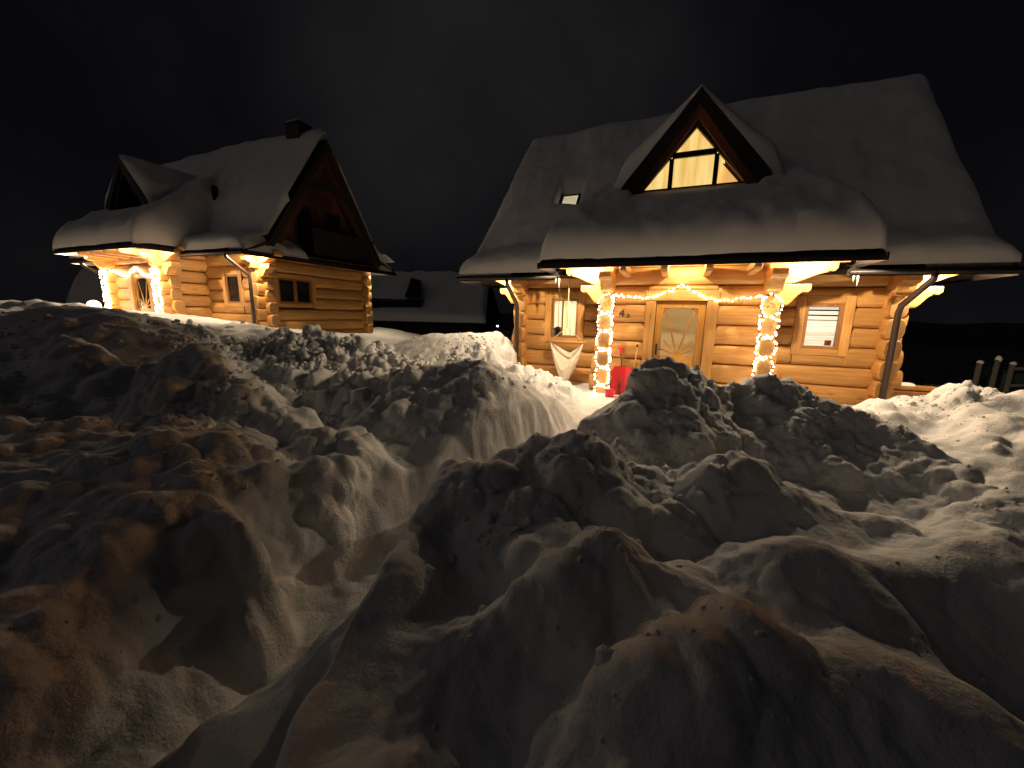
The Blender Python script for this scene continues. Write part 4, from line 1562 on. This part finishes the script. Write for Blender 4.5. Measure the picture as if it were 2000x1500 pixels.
def place(name, h, u, v, z, label, cat, group=None, turn=0.0):
    o = empty(name, at(h, u, v, z), math.radians(h['yaw'] + turn))
    return tag(o, label, cat, group)


def resample(pts, step):
    pts = [Vector(p) for p in pts]
    out, need = [pts[0].copy()], step
    for a, b in zip(pts[:-1], pts[1:]):
        L = (b - a).length
        d = need
        while d <= L:
            out.append(a.lerp(b, d / L))
            d += step
        need = d - L
    return out


def fairy_lights(h, p, label, step, r, rows, swag, loops=True):
    b1, b2, vf = p['b1'], p['b2'], p['bp'] + 0.318
    o = place('fairy_lights', h, (b1 + b2) / 2, vf, 0, label, 'string lights', 'fairy lights round the porches')
    cx = (b1 + b2) / 2
    path = []
    for s, xc in ((1, b1), (-1, b2)):
        col = []
        for k in range(rows[0], rows[1] + 1):
            zc = seam(k)
            # weave round the log end: inner side, below, outer side, back over the top
            ring = [(0.135, -0.12), (0.10, -0.165), (-0.02, -0.178), (-0.11, -0.13), (-0.145, 0.0), (-0.11, 0.13), (-0.03, 0.172), (0.08, 0.17), (0.14, 0.10), (0.15, 0.0), (0.145, -0.08), (0.15, 0.16)]
            for (x, z) in ring:
                col.append((xc - cx + s * x, -0.012 * math.sin(9 * z), zc + z))
        if s > 0:
            path += col
            a = (b1 - cx + 0.12, 0.0, seam(rows[1]) + 0.17)
            b = (b2 - cx - 0.12, 0.0, seam(rows[1]) + 0.19)
            for (t, dz, dv) in swag:
                path.append((a[0] + (b[0] - a[0]) * t, dv, a[2] + (b[2] - a[2]) * t + dz))
        else:
            path += col[::-1]
    sm = resample(path, 0.02)
    jit = random.Random(5)
    g = MB()
    g.tube([(q.x, q.y, q.z) for q in resample(path, 0.06)], 0.004, 5)
    g.build('wire', M['wire'], o)
    bm = MB()
    bm.ball((0, 0, 0), r, 6, 4, 1.25)
    first = None
    for i, q in enumerate(resample(path, step)):
        loc = (q.x + jit.uniform(-0.016, 0.016), q.y - 0.012 + jit.uniform(-0.02, 0.012), q.z + jit.uniform(-0.02, 0.02))
        if first is None:
            first = bm.build('bulb', M['bulb'], o, True)
            b = first
        else:
            b = first.copy()
            COL.objects.link(b)
        b.location = loc
        b.rotation_euler = (jit.uniform(-1, 1), jit.uniform(-1, 1), 0)
    return o


def swag_curve(n, pts):
    out = []
    for i in range(1, n):
        t = i / n
        for (t0, z0, v0), (t1, z1, v1) in zip(pts[:-1], pts[1:]):
            if t0 <= t <= t1:
                w = (t - t0) / (t1 - t0)
                out.append((t, z0 + (z1 - z0) * w - 0.42 * w * (1 - w) * (t1 - t0) * 1.1, v0 + (v1 - v0) * w))
                break
    return out


fairy_lights(HOUSE, P1h, 'warm fairy lights woven round log ends and draped over the near front door', 0.060, 0.0125, (0, 5),
             swag_curve(40, [(0, 0, 0.0), (0.05, 0.0, 0.2), (0.30, -0.03, 0.22), (0.49, 0.20, 0.22), (0.70, -0.10, 0.22), (0.96, -0.02, 0.2), (1, 0, 0)]))
fairy_lights(NEIGH, P2h, 'warm fairy lights zigzagging up both porch posts of the farther house', 0.085, 0.026, (0, 5),
             swag_curve(30, [(0, 0, 0.0), (0.05, 0.0, 0.2), (0.30, -0.16, 0.22), (0.49, 0.10, 0.22), (0.72, -0.20, 0.22), (0.96, -0.02, 0.2), (1, 0, 0)]))

# hammock chair under the eave, left of the porch
hc = place('hammock_chair', HOUSE, 1.27, 0.52, 0.0, 'pale cotton hammock chair hanging under the eave left of the porch', 'hammock chair')
g = MB()
g.tube([(0, 0, 2.36), (0.0, 0, 1.30)], 0.010, 6)
g.tube([(0, 0, 1.30), (-0.38, 0, 0.97)], 0.009, 6)
g.tube([(0, 0, 1.30), (0.38, 0, 0.97)], 0.009, 6)
g.build('rope', M['rope'], hc, True)
g = MB()
g.tube([(-0.45, 0, 0.965), (0.45, 0, 0.965)], 0.022, 8)
g.build('spreader_bar', M['wood_x'], hc, True)
n, m = 25, 15
A, B = np.meshgrid(np.linspace(0, 1, n), np.linspace(0, 1, m), indexing='ij')
sag = np.sin(np.pi * A) ** 0.75
Xf = (-0.385 + 0.77 * A) * (1 - 0.48 * sag * (1 - 0.35 * np.abs(2 * A - 1)))
Zt = 0.955 - 0.60 * sag                       # front edge
Zl = 0.955 - 0.93 * np.sin(np.pi * A) ** 0.62  # lowest line of the pouch
zz = np.where(B < 0.5, Zt + (Zl - Zt) * np.sin(B * np.pi), Zl + (0.955 - 0.25 * sag - Zl) * np.sin((B - 0.5) * np.pi))
yy = -0.26 * sag * np.cos(B * np.pi) + 0.012 * np.sin(B * 50 + A * 9)
g = MB()
g.grid(Xf, yy, zz)
g.build('sling', M['cotton'], hc, True)
g = MB()
for k in (0.0, 1.0):
    pts = []
    for i in range(0, n):
        j = int(k * (m - 1))
        pts.append((Xf[i, j], yy[i, j], zz[i, j]))
    g.tube(pts, 0.010, 5)
g.build('hem', M['cotton'], hc, True)

# small lantern hanging before the left window
ln = place('lantern', HOUSE, 1.03, 0.42, 1.10, 'small dark lantern hanging in front of the left window', 'lantern')
g = MB()
g.box(-0.075, 0.075, -0.075, 0.075, 0.0, 0.02)
g.box(-0.085, 0.085, -0.085, 0.085, 0.135, 0.155)
for a in (-0.066, 0.066):
    for b in (-0.066, 0.066):
        g.box(a - 0.009, a + 0.009, b - 0.009, b + 0.009, 0.02, 0.135)
g.prism([(-0.085, 0.155), (0.085, 0.155), (0.02, 0.20), (-0.02, 0.20)], -0.06, 0.06, 'y')
g.build('case', M['black'], ln)
g = MB()
g.box(-0.055, 0.055, -0.055, 0.055, 0.02, 0.134)
g.build('pane', M['dark_glass'], ln)
g = MB()
g.tube([(0, 0, 0.2), (0, 0, 1.26)], 0.006, 5)
g.build('cord', M['black'], ln)

# red snow pusher leaning by the door
sh = place('snow_shovel', HOUSE, 2.60, 1.06, -0.04, 'red plastic snow shovel standing upright left of the front door', 'shovel')
W2, Hh = 0.20, 0.60
n, m = 13, 15
A, B = np.meshgrid(np.linspace(-1, 1, n), np.linspace(0, 1, m), indexing='ij')
topw = np.where(B > 0.78, np.sqrt(np.clip(1 - ((B - 0.78) / 0.24) ** 2 * 0.42, 0, 1)), 1)
X = A * W2 * topw * (1 + 0.06 * (1 - B))
Yb = -0.05 + 0.10 * (A ** 2) * -1 + 0.03 * np.cos(B * 3.0) - 0.012 * np.cos(A * 4 * math.pi)
g = MB()
g.grid(X, Yb + 0.06 + B * 0.10, B * Hh)
g.grid(X, Yb + 0.072 + B * 0.10, B * Hh)
o = g.build('blade', M['red_plastic'], sh, True)
g = MB()
g.tube([(0, 0.06, 0.18), (-0.05, 0.16, 0.62), (-0.08, 0.20, 0.86)], 0.014, 8)
g.build('shaft', M['black'], sh, True)
g = MB()
g.tube([(-0.075, 0.20, 0.84), (-0.082, 0.205, 0.92)], 0.020, 8)
g.tube([(-0.14, 0.205, 0.95), (-0.02, 0.205, 0.95)], 0.019, 8)
g.tube([(-0.082, 0.205, 0.90), (-0.14, 0.205, 0.95)], 0.012, 6)
g.tube([(-0.082, 0.205, 0.90), (-0.02, 0.205, 0.95)], 0.012, 6)
g.build('grip', M['red_plastic'], sh, True)

sb = place('snow_brush', HOUSE, 2.80, 0.98, -0.04, 'thin wooden handled broom leaning on the logs beside the door', 'broom')
g = MB()
g.tube([(0, 0, 0.22), (0.035, 0.06, 1.0)], 0.012, 7)
g.build('handle', M['wood_z'], sb, True)
g = MB()
g.tube([(0.034, 0.06, 1.0), (0.040, 0.066, 1.06)], 0.016, 7)
g.build('handle_cap', M['black'], sb, True)
g = MB()
g.prism([(-0.09, 0.0), (0.09, 0.0), (0.05, 0.2), (0.02, 0.24), (-0.02, 0.24), (-0.05, 0.2)], -0.03, 0.03, 'y')
g.build('bristles', M['red_plastic'], sb)

gs = place('sledge', HOUSE, 2.46, 1.02, -0.04, 'narrow green plastic sledge stood on end behind the red shovel', 'sledge')
g = MB()
g.prism([(-0.10, 0.0), (0.10, 0.0), (0.11, 0.30), (0.07, 0.42), (-0.07, 0.42), (-0.11, 0.30)], 0.02, 0.05, 'y')
g.box(-0.11, -0.09, -0.03, 0.02, 0.02, 0.32)
g.box(0.09, 0.11, -0.03, 0.02, 0.02, 0.32)
g.build('shell', M['green_plastic'], gs, False, 0.008)

bk = place('bucket', HOUSE, 2.40, 1.26, -0.04, 'small round red bucket on the step at the foot of the left porch post', 'bucket')
g = MB()
g.tube([(0, 0, 0.0), (0, 0, 0.03), (0, 0, 0.15), (0, 0, 0.16)], [0.085, 0.092, 0.115, 0.122], 16)
g.build('body', M['red_plastic'], bk, True)
g = MB()
g.tube([(-0.118, 0, 0.15), (-0.09, -0.06, 0.19), (0, -0.09, 0.205), (0.09, -0.06, 0.19), (0.118, 0, 0.15)], 0.005, 5)
g.build('handle', M['black'], bk)

# planks stacked at the right corner
for i, (u, v, z, L, rot, lab) in enumerate(((7.30, -0.10, 0.36, 0.62, 6, 'pale sawn plank on top of the pile at the right house corner'),
                                            (7.22, -0.02, 0.27, 0.66, -5, 'brown plank under the pale one at the right house corner'),
                                            (7.25, -0.20, 0.19, 0.58, 12, 'lowest snow-dusted plank of the pile at the right house corner'))):
    o = place('plank', HOUSE, u, v, z, lab, 'plank', 'planks piled at the right corner', rot)
    g = MB()
    g.box(0, L, -0.10, 0.10, 0, 0.075)
    g.build('board', M['wood_x'] if i != 1 else M['brown_frame'], o, False, 0.012)
    if i != 1:
        g = MB()
        us = np.linspace(0.02, L * 0.45, 14)
        ws = np.linspace(-0.09, 0.09, 8)
        UU, VV = np.meshgrid(us, ws, indexing='ij')
        de = np.minimum(np.minimum(UU - us[0], us[-1] - UU), 0.09 - np.abs(VV))
        g.grid(UU, VV, 0.076 + 0.05 * np.sqrt(1 - (1 - np.clip(de / 0.07, 0, 1)) ** 2))
        g.build('snow', M['roof_snow'], o, True)


def boulder(name, loc, r, label, cat, group, mat='snow', seed=1, sz=0.7):
    g = MB()
    g.ball((0, 0, 0), r, 22, 14, sz)
    V = np.array(g.v)
    k = 1 + 0.25 * fbm(V[:, 0] / r * 1.3 + seed, V[:, 1] / r * 1.3, V[:, 2] / r * 1.3, 4, seed)
    g.v = [tuple(q) for q in V * k[:, None]]
    o = g.build(name, M[mat], None, True)
    o.location = loc
    return tag(o, label, cat, group)


boulder('stone', at(HOUSE, 7.45, 0.08, 0.05), 0.17, 'snow-dusted grey stone under the planks at the right corner', 'stone', 'stones at the corner', 'grey_wood', 4)
boulder('stone', at(HOUSE, 7.75, 0.02, 0.02), 0.14, 'smaller grey stone farther out from the planks', 'stone', 'stones at the corner', 'grey_wood', 9)

# things by the farther house
gl = place('globe_lamp', NEIGH, 1.66, 1.62, 0.20, 'glowing white globe lamp in the snow left of the farther porch', 'garden lamp')
g = MB()
g.ball((0, 0, 0.66), 0.17, 16, 10)
g.build('globe', M['globe'], gl, True)
g = MB()
g.tube([(0, 0, -0.6), (0, 0, 0.66 - 0.15)], 0.03, 8)
g.build('post', M['black'], gl)
ps = place('sledge', NEIGH, 4.42, 2.05, 0.0, 'purple plastic sledge leaning by the right porch post of the farther house', 'sledge')
g = MB()
g.prism([(-0.26, 0.0), (0.26, 0.0), (0.27, 0.42), (0.14, 0.62), (-0.14, 0.62), (-0.27, 0.42)], 0.0, 0.03, 'y')
g.box(-0.27, -0.24, -0.08, 0.0, 0.02, 0.45)
g.box(0.24, 0.27, -0.08, 0.0, 0.02, 0.45)
g.build('shell', M['purple_plastic'], ps, False, 0.01)

# garden bench edge peeping from the snow between the left banks
bn = tag(empty('bench', (-7.0, 8.45, 0.40), math.radians(-12)), 'dark slatted bench almost buried in snow before the farther house', 'bench')
for i in range(3):
    g = MB()
    g.box(-0.45, 0.45, -0.05 + i * 0.14, 0.06 + i * 0.14, 0.40, 0.44)
    g.build('slat', M['dark_wood'], bn)
for a in (-0.4, 0.4):
    g = MB()
    g.box(a - 0.03, a + 0.03, -0.04, 0.32, -0.2, 0.398)
    g.build('leg', M['dark_wood'], bn)
for zz in (0.17, 0.29):
    g = MB()
    g.box(-0.45, 0.45, -0.085, -0.055, zz, zz + 0.06)
    g.build('front_board', M['dark_wood'], bn)


# ------------------------------------------------------------------ background things
def far_house():
    H = empty('chalet', (-8.2, 33.2, -0.45), math.radians(-6))
    tag(H, 'third chalet far behind, dark under a deep snow roof with small triangular dormer', 'house')
    g = MB()
    g.box(-6.2, 5.3, 0.2, 8.0, 0, 1.4)
    g.build('wall', M['dark_wood'], H)
    g = MB()
    V = [(-7.0, -0.9, 1.15), (6.1, -0.9, 1.15), (5.6, 3.9, 5.15), (-6.5, 3.9, 5.15), (-7.0, 8.9, 1.15), (6.1, 8.9, 1.15)]
    V += [(x, y, z - 0.12) for x, y, z in V]
    g.add(V, [(0, 1, 2, 3), (3, 2, 5, 4), (7, 6, 9, 8), (8, 9, 10, 11), (0, 6, 7, 1), (4, 5, 11, 10), (1, 7, 8, 2), (2, 8, 11, 5), (0, 3, 9, 6), (3, 4, 10, 9)])
    R = g.build('roof', M['roof'], H)
    X, T_ = np.meshgrid(np.linspace(0, 1, 50), np.linspace(0, 1, 26), indexing='ij')
    xl = -7.0 + 0.5 * T_
    xr = 6.1 - 0.5 * T_
    XX = xl + (xr - xl) * X
    de = np.minimum(np.minimum(X, 1 - X) * 12, T_ * 6)
    rd = np.sqrt(1 - (1 - np.clip(de / 0.45, 0, 1)) ** 2)
    g = MB()
    g.grid(XX, -0.9 + 4.8 * T_, 1.17 + 4.0 * T_ + (0.42 + 0.08 * fbm(XX, T_ * 4, XX * 0, 3, 4)) * rd)
    g.build('snow', M['roof_snow'], R, True)
    D = empty('dormer', parent=H)
    g = MB()
    g.prism([(-1.15, 3.15), (0.15, 3.15), (-0.5, 4.75)], 0.5, 3.6, 'y')
    g.build('dormer_wall', M['dark_wood'], D)
    S_ = empty('shed_dormer', parent=H)
    g = MB()
    g.prism([(-0.1, 1.5), (-0.1, 2.75), (2.2, 3.4), (2.2, 1.5)], -4.6, 0.45, 'x')
    g.build('dormer_wall', M['dark_wood'], S_)


far_house()
sd = tag(empty('shed', (-23.8, 22.5, 0.0), math.radians(8)), 'snow-covered shed in the dark beyond the left end of the farther house', 'shed')
g = MB()
g.box(-1.1, 1.1, 0.3, 2.6, 0, 2.0)
g.build('wall', M['dark_wood'], sd)
g = MB()
X, T_ = np.meshgrid(np.linspace(-1.35, 1.35, 20), np.linspace(0, 1, 14), indexing='ij')
g.grid(X, -0.1 + 1.6 * T_, 1.7 + 2.0 * np.sin(T_ * 1.5) + 0.1 * fbm(X, T_ * 3, X * 0, 3, 2))
g.grid(X, 3.1 - 1.6 * T_, 1.7 + 2.0 * np.sin(T_ * 1.5))
g.build('roof', M['roof_snow'], sd, True)

for i, (x, z, lab) in enumerate(((-5.1, -0.20, 'far street lamp glinting between the two houses, leftmost of three'),
                                 (-4.35, -0.32, 'far street lamp in the gap, middle one of three'),
                                 (-2.4, -0.52, 'far street lamp nearest the near house corner, lowest of three'))):
    o = tag(empty('street_lamp', (x, 60, -1.35)), lab, 'street lamp', 'far street lamps')
    g = MB()
    g.tube([(0, 0, 0), (0, 0, z + 1.35)], 0.05, 6)
    g.build('post', M['black'], o)
    g = MB()
    g.ball((0, -0.02, z + 1.40), (0.20, 0.11, 0.17)[i], 8, 6, 0.7)
    g.build('lamp_head', M['far_lamp'], o)

# fence at the far right
fn = tag(empty('fence', (11.2, 9.0, -1.0), math.radians(4)), 'snow-topped wooden post fence in the dark beyond the right corner', 'fence')
for i, x in enumerate((-0.42, 0.02, 0.42, 0.9, 1.4)):
    hgt = (1.68, 1.76, 1.66, 1.7, 1.7)[i]
    g = MB()
    g.tube([(x, 0, -0.8), (x + 0.01, 0, hgt)], 0.05, 8)
    o = g.build('post', M['grey_wood'], fn, True)
    g = MB()
    g.ball((x + 0.02, 0, hgt), 0.062, 10, 6, 0.8 + 0.5 * (i % 2))
    g.build('snow', M['roof_snow'], o, True)
for z in (1.15, 1.55):
    g = MB()
    g.tube([(0.42, -0.06, z), (1.6, -0.06, z + 0.02)], 0.035, 7)
    g.build('rail', M['grey_wood'], fn, True)
bx = tag(empty('compost_bin', (12.15, 9.4, -1.0), math.radians(-20)), 'dark green garden box behind the fence at the right edge', 'garden box')
g = MB()
g.prism([(-0.45, 0), (0.45, 0), (0.38, 1.45), (-0.38, 1.45)], -0.4, 0.4, 'y')
g.build('body', M['bin'], bx, False, 0.03)
g = MB()
g.box(-0.42, 0.42, -0.44, 0.44, 1.455, 1.50)
g.build('lid', M['bin'], bx, False, 0.015)
